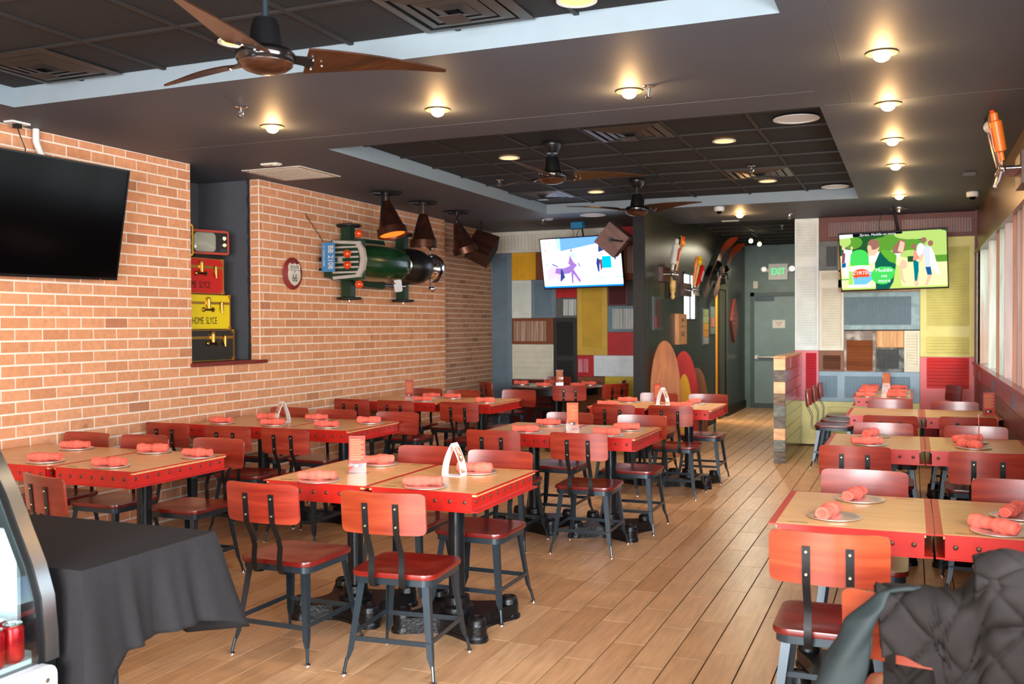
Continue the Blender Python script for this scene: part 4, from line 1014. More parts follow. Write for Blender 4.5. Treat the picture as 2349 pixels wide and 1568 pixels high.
# ---------------------------------------------------------------- hanging lamps and speakers
COPPER = plain('aged_copper', C(84, 50, 38), .34, .75, vary=.35, scale=14)
def cone_lamp(x, y, tilt, az, label, lit, ztop, drop=0):
    t = thing('cone_lamp', label, 'hanging lamp', (x, y, H), 0, 'dark copper cone lamps')
    b = MB(); b.tube([(.155*cos(a), .155*sin(a), -.02) for a in [2*pi*i/32 for i in range(32)]], .008, 6, closed=True)
    for i in range(5): a = 2*pi*i/5; b.tube([(0, 0, -.018), (.155*cos(a), .155*sin(a), -.02)], .006, 6)
    b.lathe([(.05, -.03), (.05, -.001)], 20); b.build('wheel_mount', BLACKM, t)
    R = Matrix.Translation((0, 0, ztop)) @ Matrix.Rotation(radians(az), 4, 'Z') @ Matrix.Rotation(radians(tilt), 4, 'Y')
    b = MB(); pr = [(.012, 0), (.04, -.004), (.05, -.02), (.128, -.27), (.146, -.285), (.150, -.36), (.143, -.36), (.138, -.29), (.120, -.268), (.044, -.025), (.01, -.02)]
    b.lathe(pr, 36, T=R); sh = b.build('shade', COPPER, t, 40)
    if lit:
        b = MB(); b.lathe([(.002, -.33), (.13, -.338), (.13, -.334), (.002, -.326)], 30, T=R); b.build('glowing_lens', glow('orange_lens', (1, .18, .02, 1), 1.3), sh, 50)
    for s in (-1, 1):
        p = R @ Vector((0, s*.105, -.2)); b = MB()
        if lit or tilt: b.strap([(0, s*.05, -.02), tuple(R @ Vector((0, s*.055, -.02))), tuple(p)], (1, 0, 0), .02, .005)
        else: b.tube([(s*.0, s*.09, -.02), tuple(p)], .0025, 6); b.tube([tuple(p+Vector((.012*cos(a), .0, .012*sin(a)))) for a in [2*pi*i/10 for i in range(10)]], .004, 6, closed=True)
        b.build('hanger', BLACKM, t)
    if az == 45:
        b = MB(); b.tube([tuple(R @ Vector((.06*cos(a), 0, -.36-.06*sin(a)))) for a in [pi*i/8 for i in range(9)]], .004, 6); b.build('bail_handle', BLACKM, sh)
    b = MB(); b.tube([(0, 0, -.02), (0, 0, ztop)], .004, 6); b.build('chain', STEEL, t)
cone_lamp(-4.85, 8.50, -15, -14, 'dark copper cone lamp with a lit orange mouth, nearest of three', True, -.10)
cone_lamp(-4.87, 9.34, 0, 0, 'upright dark copper cone lamp, middle of three over the toy car', False, -.135)
cone_lamp(-4.92, 10.28, -18, 45, 'tilted copper cone lamp, farthest of three beside the wooden speaker box', False, -.145)
def boxspeaker(loc, rot, label, bracket):
    t = thing('box_speaker', label, 'speaker', loc); t.rotation_euler = rot
    b = MB(); b.prism([(-.16, -.10), (.16, -.14), (.16, .14), (-.16, .10)], -.17, .17); c = b.build('cabinet', MATS['speaker_wood'], t, 0)
    b = MB(); b.bb(.150, .163, -.12, .12, -.15, .15); b.build('grille', plain('black_grille_cloth', C(14, 12, 12), .9), c, 0)
    M_ = t.matrix_basis.inverted(); bracket = [tuple(M_ @ (Vector(loc)+Vector(q))) for q in ((0, 0, .05), (-.02, .03, .2), (-.02, .03, H-loc[2]))]
    b = MB(); b.tube(bracket, .012, 8); b.build('bracket', BLACKM, t)
wood('speaker_wood', [C(40, 20, 14), C(58, 30, 22), C(74, 42, 30)], (3, 3, 14), .35)
boxspeaker((-5.08, 11.35, 2.54), (radians(-35), radians(24), radians(14)), 'dark wooden speaker box hanging at the far end of the brick wall', [(0, 0, .17), (0, .02, .26), (-.1, .1, .34)])
t = thing('box_speaker', 'brown speaker box hung beside the black post before the television', 'speaker', (-3.27, 11.12, 2.56)); t.rotation_euler = (radians(8), radians(40), radians(10))
b = MB(); b.prism([(-.15, -.12), (.15, -.15), (.15, .15), (-.15, .12)], -.15, .15); b.build('cabinet', wood('speaker_brown', [C(96, 66, 60), C(116, 82, 74), C(134, 98, 88)], (3, 3, 10), .45), t, 0)
b = MB(); b.cyl((0, -.15, 0), (0, -.165, 0), .03, n=20); b.tube([(0, -.16, 0), (.10, -.17, .06), (.20, -.05, .12)], .010, 8); b.build('knob', BLACKM, t)

# ---------------------------------------------------------------- televisions
def clip01(p):
    for ax, sg, lim in ((0, 1, 0), (0, -1, -1), (1, 1, 0), (1, -1, -1)):
        q = []
        for i in range(len(p)):
            a, c = p[i-1], p[i]; da, dc = sg*a[ax]-lim, sg*c[ax]-lim
            if (da >= 0) != (dc >= 0): f = da/(da-dc); q.append((a[0]+(c[0]-a[0])*f, a[1]+(c[1]-a[1])*f))
            if dc >= 0: q.append(c)
        p = q
    return p
def flat(b, pts, m, T, lift):   # flat patch of screen picture in 0..1 screen units
    pts = clip01(pts)
    if len(pts) < 3: return
    vs = [(p[0], p[1], lift) for p in pts]; b.add(vs, [tuple(range(len(pts)))], m, T)
def ell(cx, cy, rx, ry, n=18, a0=0, a1=2*pi, rot=0):
    r = []
    for i in range(n):
        a = a0+(a1-a0)*i/(n-1 if a1-a0 < 6.2 else n); x, y = rx*cos(a), ry*sin(a); r.append((cx+x*cos(rot)-y*sin(rot), cy+x*sin(rot)+y*cos(rot)))
    return r
def television(label, T, wd, ht, pic=None):
    t = thing('television', label, 'television', (0, 0, 0)); t.matrix_world = T
    b = MB(); b.bb(-wd/2, wd/2, -ht/2, ht/2, -.035, 0); b.bb(-wd*.3, wd*.3, -ht*.3, ht*.3, -.07, -.03)
    c = b.build('housing', TVB, t, 0)
    b = MB(); e = .012; b.bb(-wd/2, wd/2, ht/2-e, ht/2, 0, .006); b.bb(-wd/2, wd/2, -ht/2, -ht/2+e*1.5, 0, .006); b.bb(-wd/2, -wd/2+e, -ht/2+e*1.5, ht/2-e, 0, .006); b.bb(wd/2-e, wd/2, -ht/2+e*1.5, ht/2-e, 0, .006); b.build('bezel', TVB, t, 0)
    b = MB(); b.bb(-wd/2+e, wd/2-e, -ht/2+e*1.5, ht/2-e, 0, .001); s = b.build('screen', pic or SCR, t, 0)
    return t, s
def quadT(tl, tr, br, bl):
    tl, tr, br, bl = map(Vector, (tl, tr, br, bl)); c = (tl+tr+br+bl)/4
    return frame(c, (tr+br)-(tl+bl), (tl+tr)-(bl+br)), ((tr-tl).length+(br-bl).length)/2, ((tl-bl).length+(tr-br).length)/2
# dark television on the brick wall (screen faces the room, tipped forward)
T, wd, ht = quadT((-5.20, 3.98, 2.66), (-5.20, 5.42, 2.675), (-5.345, 5.46, 1.892), (-5.345, 4.02, 1.875))
tv, s = television('large switched-off television on the brick wall at left', T, wd, ht)
b = MB(); b.bb(.2, .5, -.12, .12, -.16, -.06); b.bb(-.2, .2, -.2, .2, -.10, -.06); b.build('wall_bracket', BLACKM, tv, 0)
b = MB(); b.bb(wd/2-.16, wd/2-.154, -ht/2+.004, -ht/2+.008, .006, .0065); b.build('standby_light', glow('standby_red', (1, .02, .02, 1), 3), tv, 0)
GLO = {}
def em(k, r, g, b_, s=1.0):
    if k not in GLO: GLO[k] = glow('screen_'+k, C(r, g, b_), s)
    return GLO[k]
# left television: horse race
T, wd, ht = quadT((-4.47, 11.78, 2.655), (-3.31, 11.62, 2.675), (-3.33, 11.74, 2.02), (-4.42, 11.90, 2.02))
tv, s = television('lit television showing horses on the shutter wall at left', T, wd, ht, em('white', 236, 242, 255, 2.2))
U = Matrix.Translation((-wd/2+.012, -ht/2+.018, 0)) @ Matrix.Diagonal((wd-.024, ht-.03, 1, 1))
def pic(parent, shapes, lift0=.0014):
    mats = []; b = MB(); names = []
    for i, (k, pts) in enumerate(shapes):
        if k not in names: names.append(k); mats.append(GLO[k])
        flat(b, pts, names.index(k), U, lift0+.00008*i)
    return b.build('screen_picture', mats, parent, 0)
em('sky', 92, 140, 235, 1.6); em('cyan', 150, 225, 245, 1.7); em('violet', 150, 112, 190, 1.1); em('navy', 50, 70, 140, .9); em('pinkv', 214, 170, 214, 1.5); em('teal', 0, 176, 226, 1.2); em('blue', 20, 130, 235, 1.4); em('orange', 240, 110, 60, 1.2); em('brown', 130, 70, 96, 1); em('hotpink', 236, 40, 120, 1.2)
rc = lambda x0, y0, x1, y1: [(x0, y0), (x1, y0), (x1, y1), (x0, y1)]
pic(s, [('cyan', [(.20, .78), (.26, .74), (.26, 1), (.19, 1)]), ('sky', [(.25, .74), (.72, .86), (.80, 1), (.25, 1)]), ('navy', [(.72, .68), (.80, .72), (.84, .80), (.88, .84), (.80, 1), (.74, 1), (.73, .84)]),
        ('cyan', rc(.03, .87, .13, .95)), ('white', rc(.055, .885, .105, .94)), ('cyan', rc(.36, .60, .42, .70)), ('navy', ell(.385, .745, .010, .03)), ('cyan', [(.03, .42), (.08, .44), (.08, .52), (.04, .50)]),
        ('pinkv', [(.05, .14), (.16, .20), (.22, .10), (.25, .38), (.12, .46), (.04, .34)]), ('violet', [(.15, .30), (.24, .26), (.34, .28), (.42, .40), (.38, .46), (.28, .40), (.17, .40)]), ('violet', [(.33, .48), (.36, .66), (.41, .50), (.45, .44), (.40, .38)]),
        ('navy', [(.21, .10), (.23, .38), (.25, .36), (.28, .20), (.26, .18)]), ('violet', [(.36, .38), (.40, .36), (.48, .12), (.46, .08), (.39, .26), (.38, .08), (.355, .08)]), ('pinkv', [(.17, .12), (.22, .10), (.23, .06), (.19, .07)]), ('navy', [(.13, .50), (.22, .42), (.19, .42), (.12, .47)]), ('violet', [(.46, .54), (.49, .42), (.485, .38), (.455, .46)]), ('pinkv', [(.44, .40), (.50, .14), (.47, .14), (.43, .36)]),
        ('navy', [(.70, .30), (.72, .28), (.735, .54), (.70, .58), (.685, .46)]), ('brown', [(.735, .30), (.76, .36), (.76, .54), (.73, .54)]), ('cyan', [(.715, .2), (.725, .2), (.73, .28), (.72, .28)]), ('teal', rc(.76, .36, .875, .60)), ('hotpink', [(.755, .63), (.785, .64), (.76, .67)]), ('hotpink', [(.775, .74), (.80, .74), (.785, .79)]), ('navy', [(.89, .60), (.91, .66), (.885, .68), (.885, .60)]), ('navy', ell(.925, .56, .012, .05)),
        ('cyan', rc(.68, .155, 1, .195)), ('white', rc(.78, .157, .90, .185)), ('blue', rc(0, 0, 1, .035)), ('orange', rc(.09, .045, .125, .06)), ('orange', rc(.34, .045, .385, .06)), ('orange', rc(.61, .045, .63, .06)), ('orange', rc(.04, .76, .065, .79)), ('teal', rc(.035, .825, .045, .84)), ('teal', rc(.115, .825, .13, .84))])
b = MB(); b.tube([(0, .1, -.06), (0, .25, -.14), (0, ht/2+.16, -.10)], .012, 8); b.tube([(-.14, ht/2+.11, -.12), (-.10, ht/2+.05, -.06), (-.12, ht/2-.03, -.045)], .004, 6); b.tube([(-.03, ht/2+.11, -.12), (-.06, ht/2+.02, -.06), (-.04, ht/2-.04, -.05)], .004, 6); b.build('mount_and_cables', BLACKM, tv)
b = MB(); b.bb(-.13, .03, ht/2+.10, ht/2+.18, -.14, -.06, 0); b.bb(-.15, -.02, ht/2+.085, ht/2+.12, -.15, -.09, 1); b.build('power_adapter', [plain('bright_blue_plastic', C(40, 130, 180), .4), BLACKM], tv, 0)
# right television: garden scene advert
T, wd, ht = quadT((-.80, 12.10, 2.60), (.378, 11.98, 2.625), (.378, 12.16, 1.945), (-.79, 12.24, 1.935))
tv, s = television('lit television with a garden advert on the shutter wall at right', T, wd, ht, em('lawn', 226, 222, 160, 1.1))
U = Matrix.Translation((-wd/2+.012, -ht/2+.018, 0)) @ Matrix.Diagonal((wd-.024, ht-.03, 1, 1))
for k, c in dict(treed=(34, 84, 40), treem=(90, 150, 50), treel=(176, 206, 110), skyw=(236, 246, 252), skin=(240, 190, 160), hair=(150, 104, 90), shirtg=(18, 92, 76), shirtl=(96, 170, 50), lime=(70, 206, 90), limed=(40, 180, 80), wht=(246, 250, 252), red2=(226, 84, 40), blue2=(110, 190, 232), tealp=(0, 120, 130), blueb=(20, 90, 150), pinks=(236, 150, 130), black=(8, 10, 20), greys=(206, 212, 230), bottle=(160, 220, 90), grass=(190, 214, 110)).items(): em(k, *c, .95)
pic(s, [('treed', rc(.0, .62, 1, 1)), ('treem', ell(.12, .85, .10, .12)), ('treel', ell(.05, .88, .06, .10)), ('treem', ell(.42, .76, .16, .16)), ('treem', ell(.55, .86, .16, .12)), ('treel', ell(.72, .95, .2, .10)), ('treel', ell(.92, .80, .14, .2)), ('treem', ell(.68, .76, .12, .10)), ('skyw', [(0, .93), (.14, .94), (.14, 1), (0, 1)]), ('treel', ell(.66, .60, .1, .07)), ('treel', ell(.93, .62, .1, .12)), ('treem', rc(.88, .44, 1, .56)), ('treed', rc(.64, .46, .72, .56)),
        ('skyw', [(.02, .30), (.06, .22), (.08, .22), (.06, .60), (.10, .72), (.04, .74), (.02, .55)]), ('brown', [(.01, .48), (.04, .5), (.05, .66), (.02, .70)]), ('blueb', [(.01, .40), (.05, .42), (.05, .50), (.01, .48)]), ('wht', [(.06, .5), (.10, .52), (.12, .72), (.06, .72)]), ('skin', ell(.035, .76, .017, .04)), ('skin', ell(.115, .755, .012, .03)), ('grass', rc(0, 0, 1, .03)), ('limed', rc(0, .18, .10, .20)),
        ('skyw', [(.46, .40), (.56, .56), (.60, .68), (.50, .68), (.44, .62)]), ('hair', [(.49, .62), (.52, .76), (.58, .86), (.62, .84), (.63, .72), (.60, .62)]), ('skin', [(.55, .66), (.60, .62), (.62, .80), (.58, .84)]), ('skin', [(.53, .40), (.58, .42), (.60, .16), (.62, .08), (.59, .10), (.56, .22)]), ('skin', ell(.60, .42, .035, .085)), ('grass', [(.47, .0), (.52, .44), (.56, .40), (.58, .0)]),
        ('wht', [(.27, .50), (.30, .68), (.40, .66), (.36, .52), (.30, .46)]), ('shirtg', [(.33, .0), (.33, .46), (.38, .66), (.44, .68), (.50, .60), (.53, .42), (.50, .12), (.46, .0)]), ('shirtl', [(.39, .66), (.42, .70), (.50, .66), (.54, .58), (.53, .44), (.47, .48), (.42, .58)]), ('skin', [(.27, .60), (.33, .60), (.36, .66), (.38, .74), (.30, .80), (.27, .72)]), ('hair', ell(.325, .80, .056, .095)), ('skin', ell(.285, .73, .02, .06)),
        ('skin', [(.69, .20), (.74, .22), (.73, .02), (.70, .02)]), ('tealp', [(.69, .48), (.74, .46), (.74, .30), (.72, .12), (.70, .12)]), ('pinks', [(.69, .48), (.745, .50), (.76, .62), (.70, .66)]), ('hair', ell(.70, .73, .024, .05)), ('skyw', ell(.765, .66, .04, .12)), ('skin', [(.74, .40), (.78, .50), (.79, .62), (.75, .56)]), ('hair', ell(.795, .83, .026, .05)), ('greys', [(.80, .36), (.86, .36), (.87, .68), (.82, .74), (.78, .66)]), ('hair', ell(.855, .77, .025, .05)), ('blueb', [(.80, .36), (.85, .36), (.86, .22), (.82, .20)]), ('skin', [(.82, .22), (.86, .22), (.82, .04), (.79, .03)]), ('wht', [(.85, .38), (.91, .22), (.93, .24), (.88, .62), (.85, .70)]),
        ('lime', [(.09, .44)]+ell(.185, .60, .088, .12, 12, pi, 0)+[(.275, .44)]), ('bottle', [(.065, .08), (.27, .08), (.285, .34), (.27, .44), (.10, .44), (.08, .36)]), ('wht', [(.08, .34), (.29, .33), (.285, .42), (.18, .44), (.10, .42)]), ('lawn', rc(.11, .09, .28, .35)), ('blue2', [(.12, .09), (.24, .09), (.31, .18), (.30, .32), (.11, .28)]), ('red2', ell(.195, .28, .085, .095)), ('blue2', rc(.155, .19, .25, .225)), ('wht', rc(.065, .04, .29, .09)),
        ('lime', ell(.40, .24, .11, .16, 16, pi*.5, pi*1.5)+[(.44, .09), (.50, .20), (.525, .33), (.48, .39)]), ('black', [(.13, .945), (.60, .965), (.60, 1), (.13, 1)])])
SW = Matrix.Diagonal((1, 1, 1, 1))
def st(txt, u, v, size, mname, sx=1, sh=0): text('screen_lettering', txt, size, GLO[mname], Matrix.Translation(tuple(U @ Vector((u, v, .0115)))), s, .0002, sx, shear=sh)
st('Muddle', .415, .335, .062, 'wht'); st('no', .415, .235, .062, 'wht'); st('more', .415, .145, .062, 'wht'); st('ZYRTEC', .20, .30, .058, 'wht', 1, .3); st('Zyrtec. Muddle no more.', .37, .975, .036, 'wht', 1.1, .2)
b = MB(); b.tube([(.05, .1, -.06), (.06, ht/2, -.10), (.02, ht/2+.29, -.06)], .016, 8); b.tube([(-.12, ht/2-.06, -.05), (-.14, ht/2+.08, -.05), (-.10, ht/2+.22, -.05)], .004, 6); b.build('mount_and_cable', BLACKM, tv)
t = thing('round_mount', 'round ceiling plate above the right television', 'ceiling plate', (-.14, 12.2, H)); b = MB(); b.lathe([(.10, 0), (.10, -.012), (.03, -.02), (.025, -.05), (.01, -.055)], 28); b.build('plate', STEEL, t, 50)
# conduit and outlet over the dark television
b = MB(); b.tube([(-5.46, 4.86, 2.888), (-5.46, 4.86, 2.80), (-5.45, 4.88, 2.74), (-5.40, 4.90, 2.62)], .022, 12); tag(b.build('conduit', WHITEP), 'white cable conduit running down the bricks to the dark television', 'conduit')
t = thing('ceiling_outlet', 'white ceiling outlet plate with a black cord above the dark television', 'outlet', (-5.40, 4.66, H)); b = MB(); b.bb(-.04, .04, -.07, .07, -.012, 0); b.build('plate', WHITEP, t, 0)
b = MB(); b.bb(-.02, .02, -.02, .02, -.04, -.012); b.tube([(0, 0, -.03), (-.01, .03, -.08), (0, .06, -.16), (.02, .05, -.28)], .004, 6); b.build('cord', BLACKM, t)
# ================================================================ things on the brick wall
t = thing('highway_sign', 'round maroon highway sign with a white shield on the bricks', 'sign', (0, 0, 0)); T = frame((-5.478, 7.81, 2.055), (0, 1, 0), (0, 0, 1)); t.matrix_world = T
def dished(r, h, n=40): return [(r, -.004), (r+.002, 0), (r*.96, .006), (r*.6, h*.8), (.001, h)]
b = MB(); b.lathe(dished(.152, .02), 40); b.build('disc', plain('worn_maroon_enamel', C(136, 42, 42), .4, vary=.25, scale=14), t, 50)
SHP = [(0, -.118), (.045, -.098), (.085, -.06), (.098, -.01), (.088, .035), (.092, .07), (.07, .098), (.04, .086), (0, .098)]
SHP = SHP+[(-x, y) for x, y in reversed(SHP[1:-1])]
b = MB(); b.prism(SHP, .012, .024); sh = b.build('shield', plain('aged_white_enamel', C(216, 208, 194), .5, vary=.15, scale=20), t, 0)
b = MB(); b.bb(-.09, .09, .030, .034, .024, .0248); b.build('shield_line', BLACKM, sh, 0)
text('lettering', 'ROUTE', .042, BLACKM, Matrix.Translation((0, .058, .0245)), sh); text('lettering', 'US', .022, BLACKM, Matrix.Translation((0, .016, .0245)), sh); text('lettering', '66', .105, BLACKM, Matrix.Translation((0, -.045, .0245)), sh, sx=.8)

# soapbox car hung with its floor on the wall, nose toward the camera.  local: a = along the wall (+y), h = off the wall (+x), z = world z
GR = plain('racing_green_enamel', C(14, 62, 30), .22, .1, vary=.3, scale=5, coat=.7); GRD = plain('dark_green_box', C(18, 52, 34), .4); CHR = CHROME
WG = plain('worn_white_grille', C(190, 184, 176), .4, .2, vary=.1); AMB = plain('amber_lamp', C(220, 70, 10), .12, coat=1); VIN = plain('black_vinyl', C(18, 18, 19), .32, vary=.2); RUB = plain('black_rubber', C(20, 22, 22), .6)
car = thing('soapbox_car', 'dark green vintage toy car hung sideways on the brick wall', 'toy car', (XL, 8.3, 2.21))
def P(a, h, z): return (h, a, z)
def hull(a0, h0, w0, a1, h1, w1, base=.13, n=14, steps=6, name='body', mat=GR, par=None, bulge=.02):
    b = MB(); pr = []
    for i in range(steps+1):
        s = i/steps; a = a0+(a1-a0)*s; hh = h0+(h1-h0)*s+bulge*sin(pi*s); ww = w0+(w1-w0)*s+bulge*sin(pi*s)
        ring = []
        for j in range(n+1):
            th = pi*j/n; c, q = cos(th), sin(th); ring.append(P(a, base+(hh-base)*(abs(q)**.75), ww*(abs(c)**.6)*(1 if c > 0 else -1)))
        ring += [P(a, base-.01, -ww*.98), P(a, base-.01, ww*.98)]
        pr.append(ring)
    b.ring(None, pr); return b.build(name, mat, par or car, 50)
hull(.05, .42, .17, .92, .50, .20, name='bonnet')
hull(.92, .50, .20, 1.06, .46, .18, name='cowl', mat=GR, bulge=.0)
b = MB(); b.tube([P(1.02+.03*cos(a)*0, .38+.115*cos(a), .12*sin(a)) for a in [2*pi*i/28 for i in range(28)]], .012, 8, closed=True); b.build('cockpit_rim', CHR, car)
b = MB(); b.ball(P(1.36, .31, 0), .20, 24, 0, (1.12, 1.72, 1.02)); b.build('seat_back', VIN, car, 60)
b = MB(); b.ball(P(1.78, .34, 0), .175, 24, 0, (.95, 1.0, 1.0)); b.build('chrome_tail', CHR, car, 60)
b = MB(); b.bb(.02, .13, .05, 1.6, -.17, .17); b.build('chassis', GRD, car, 0)
for s in (-1, 1):
    b = MB(); b.add([P(.30, .14, s*.185), P(.95, .14, s*.20), P(.95, .14, s*.27), P(.38, .14, s*.25), P(.30, .20, s*.18), P(.95, .22, s*.19), P(.95, .20, s*.26), P(.38, .19, s*.24)], [(0, 1, 2, 3), (7, 6, 5, 4), (0, 4, 5, 1), (1, 5, 6, 2), (2, 6, 7, 3), (3, 7, 4, 0)]); b.build('running_board', GRD, car, 0)
for nm_, a in (('front_axle', .35), ('rear_axle', 1.50)):
    b = MB(); b.bb(.06, .17, a-.05, a+.05, -.36, .36); ax = b.build(nm_, [GRD], car, 0)
    b = MB()
    for s in (-1, 1): b.bb(.10, .172, a-.052, a-.02, s*.2, s*.34)
    for s in (-1, 1):
        b = MB(); T = Matrix.Translation((.125, a, s*.375))
        b.tube([tuple(T @ Vector((.115*cos(q), .115*sin(q), 0))) for q in [2*pi*i/36 for i in range(36)]], .014, 8, closed=True); w_ = b.build('wheel', RUB, car)
        b = MB(); b.lathe([(.02, -.02), (.022, .02)], 16, T=T); b.lathe([(.105, -.004), (.105, .004)], 30, T=T); b.build('wheel_disc', plain('green_wheel_disc', C(20, 50, 36), .4) if 'green_wheel_disc' not in MATS else MATS['green_wheel_disc'], w_, 40)
        b = MB(); b.cyl((.125, a, s*.38), (.125, a, s*.405), .008); b.build('axle_cap', CHR, w_)
# grille facing the camera
b = MB(); b.bb(.12, .50, .03, .05, -.2, .2); b.build('grille_back', GRD, car, 0)
for i in range(6):
    z = -.125+i*.05; b = MB(); b.bb(.14, .44, .015, .03, z-.009, z+.009); b.build('grille_bar', WG, car, 0)
b = MB(); pr = []
b.strap([P(.02, .15, -.18), P(.02, .47, -.16)], (0, 1, 0), .03, .03); b.strap([P(.02, .15, .18), P(.02, .47, .16)], (0, 1, 0), .03, .03)
b.strap([P(.02, .44, -.165), P(.02, .485, -.09), P(.02, .50, 0), P(.02, .485, .09), P(.02, .44, .165)], (0, 1, 0), .05, .05); b.build('grille_surround', WG, car, 40)
for h, z in ((.33, -.055), (.33, .055)):
    b = MB(); b.ball(P(-.01, h, z), .042, 16); b.build('amber_lamp', AMB, car, 60)
for h, z in ((.46, .25), (.46, -.25)):
    b = MB(); b.ball(P(-.005, h, z), .042, 16); l_ = b.build('side_lamp', AMB, car, 60); b = MB(); b.tube([P(.03, h-.03, z), P(.07, h-.1, z*.7)], .005, 6); b.build('lamp_stalk', CHR, l_)
b = MB(); b.prism([(.0, -.035), (.035, 0), (0, .035), (-.035, 0)], 0, .008, 0, frame((.235, .008, 0), (1, 0, 0), (0, 0, 1))); b.build('badge', WG, car, 0)
pl = MB(); T = frame((.215, -.17, .015), (0, 0, -1), (1, 0, 0)); pl.prism(rrect(.285, .15, .012), -.002, .002, 0, T); plate_ = pl.build('licence_plate', plain('plate_blue', C(62, 126, 178), .4, vary=.08), car, 0)
T2 = T @ Matrix.Translation((0, 0, .0022 if T.to_3x3().col[2].y < 0 else -.0022))
if T.to_3x3().col[2].y > 0: T = frame((.215, -.17, .015), (0, 0, -1), (1, 0, 0))
text('lettering', 'BB 2108', .085, CREAMP, T @ Matrix.Translation((0, .025, .0022)), plate_, sx=.8); text('lettering', '71 MARYLAND', .028, CREAMP, T @ Matrix.Translation((-.015, -.052, .0022)), plate_, sx=1.1)
b = MB(); b.bb(.10, .18, -.168, -.166, -.115, -.09); b.bb(.10, .2, -.165, .02, -.02, .02); b.build('plate_bracket', BLACKM, car, 0)
b = MB(); b.bb(.48, .483, .0, 0, 0, 0)
b = MB(); b.tube([P(.62, .40, -.15), P(.66, .44, -.17), P(.70, .47, -.22)], .006, 6); b.ball(P(.62, .395, -.15), .02, 10); mi_ = b.build('mirror_arm', CHR, car)
b = MB(); b.prism(rrect(.13, .085, .02), -.008, .008, 0, frame(P(.78, .46, -.235), (0, .25, -1), (.85, .5, 0))); b.build('mirror', STEEL, mi_, 40)
for s in (1, -1):
    b = MB(); b.ball(P(1.72, .38, s*.235), .04, 14); b.cyl(P(1.72, .38, s*.235), P(1.72, .34, s*.12), .008); b.build('chrome_knob', CHR, car, 60)
b = MB(); b.cyl(P(1.0, .16, -.22), P(1.42, .18, -.215), .018, .022, 12); b.build('exhaust_pipe', CHR, car)
b = MB(); 
for i in range(14): b.tube([(.02+.02*(i/14), -.28+.30*i/14, .44-.26*i/14), (.02+.02*((i+.8)/14), -.28+.30*(i+.8)/14, .44-.26*(i+.8)/14)], .0045, 5)
b.build('hanging_chain', BRASS, car)

# ================================================================ niche: trunks and old televisions
def trunk(y0, y1, z0, z1, col, label, txt=None, xf=-5.70):
    t = thing('travel_trunk', label, 'trunk', (xf, (y0+y1)/2, z0)); L = y1-y0; h = z1-z0; hy = L/2
    b = MB(); b.bb(-.42, 0, -hy, hy, 0, h*.74); body = b.build('body', col, t, 0)
    b = MB(); b.bb(-.42, .001, -hy, hy, h*.75, h-.003); b.build('lid', col, t, 0)
    b = MB()
    for zz in (h*.73, h*.765): b.bb(-.02, .006, -hy-.002, hy+.002, zz-.006, zz+.006)
    b.bb(-.02, .005, hy-.008, hy+.002, 0, h); b.bb(-.02, .005, -hy, hy, h-.008, h-.002); b.bb(-.02, .005, -hy, hy, 0, .006)
    for zz in (0, h-.03): b.bb(-.03, .008, hy-.025, hy+.004, zz, zz+.03)
    b.build('metal_edging', BRASS, t, 0)
    for yy in (hy*.72,):
        b = MB(); b.prism(ell(0, 0, .022, .045, 14), 0, .012, 0, frame((.004, yy, h*.66), (0, 1, 0), (0, 0, 1))); b.cyl((.015, yy, h*.78), (.018, yy, h*.45), .008); b.build('latch', BRASS, t, 40)
    yc = hy-.30
    b = MB(); b.prism(rrect(.05, .10, .02), 0, .012, 0, frame((.004, yc, h*.76), (0, 1, 0), (0, 0, 1))); b.cyl((.018, yc, h*.86), (.018, yc, h*.6), .011); b.build('hasp', BRASS, t, 40)
    b = MB()
    for s in (-1, 1): b.ball((.01, yc+s*.06, h*.56), .022, 12, 0, (.5, 1, 1))
    hd = b.build('handle_mounts', BRASS, t, 60); b = MB(); b.tube([(.02, yc-.055, h*.56), (.03, yc, h*.555), (.02, yc+.055, h*.56)], .008, 8); b.build('handle', BLACKM, hd)
    if txt: text('lettering', txt, .085, BLACKM, frame((.0015, yc-.04, h*.24), (0, 1, 0), (0, 0, 1)), body, .0004, .62)
RT = plain('red_trunk_paint', C(196, 16, 20), .4); YT = plain('yellow_trunk_paint', C(232, 206, 10), .4); KT = plain('black_trunk_paint', C(32, 30, 28), .45)
trunk(6.20, 7.21, 1.251, 1.525, KT, 'black trunk with brass fittings, bottom of the stack in the niche')
trunk(6.25, 7.155, 1.528, 1.836, YT, 'yellow trunk lettered in black, middle of the stack', 'HOME  SLYCE')
trunk(6.25, 7.07, 1.839, 2.15, RT, 'red trunk with brass latches, top of the stack', 'HOME  SLYCE')
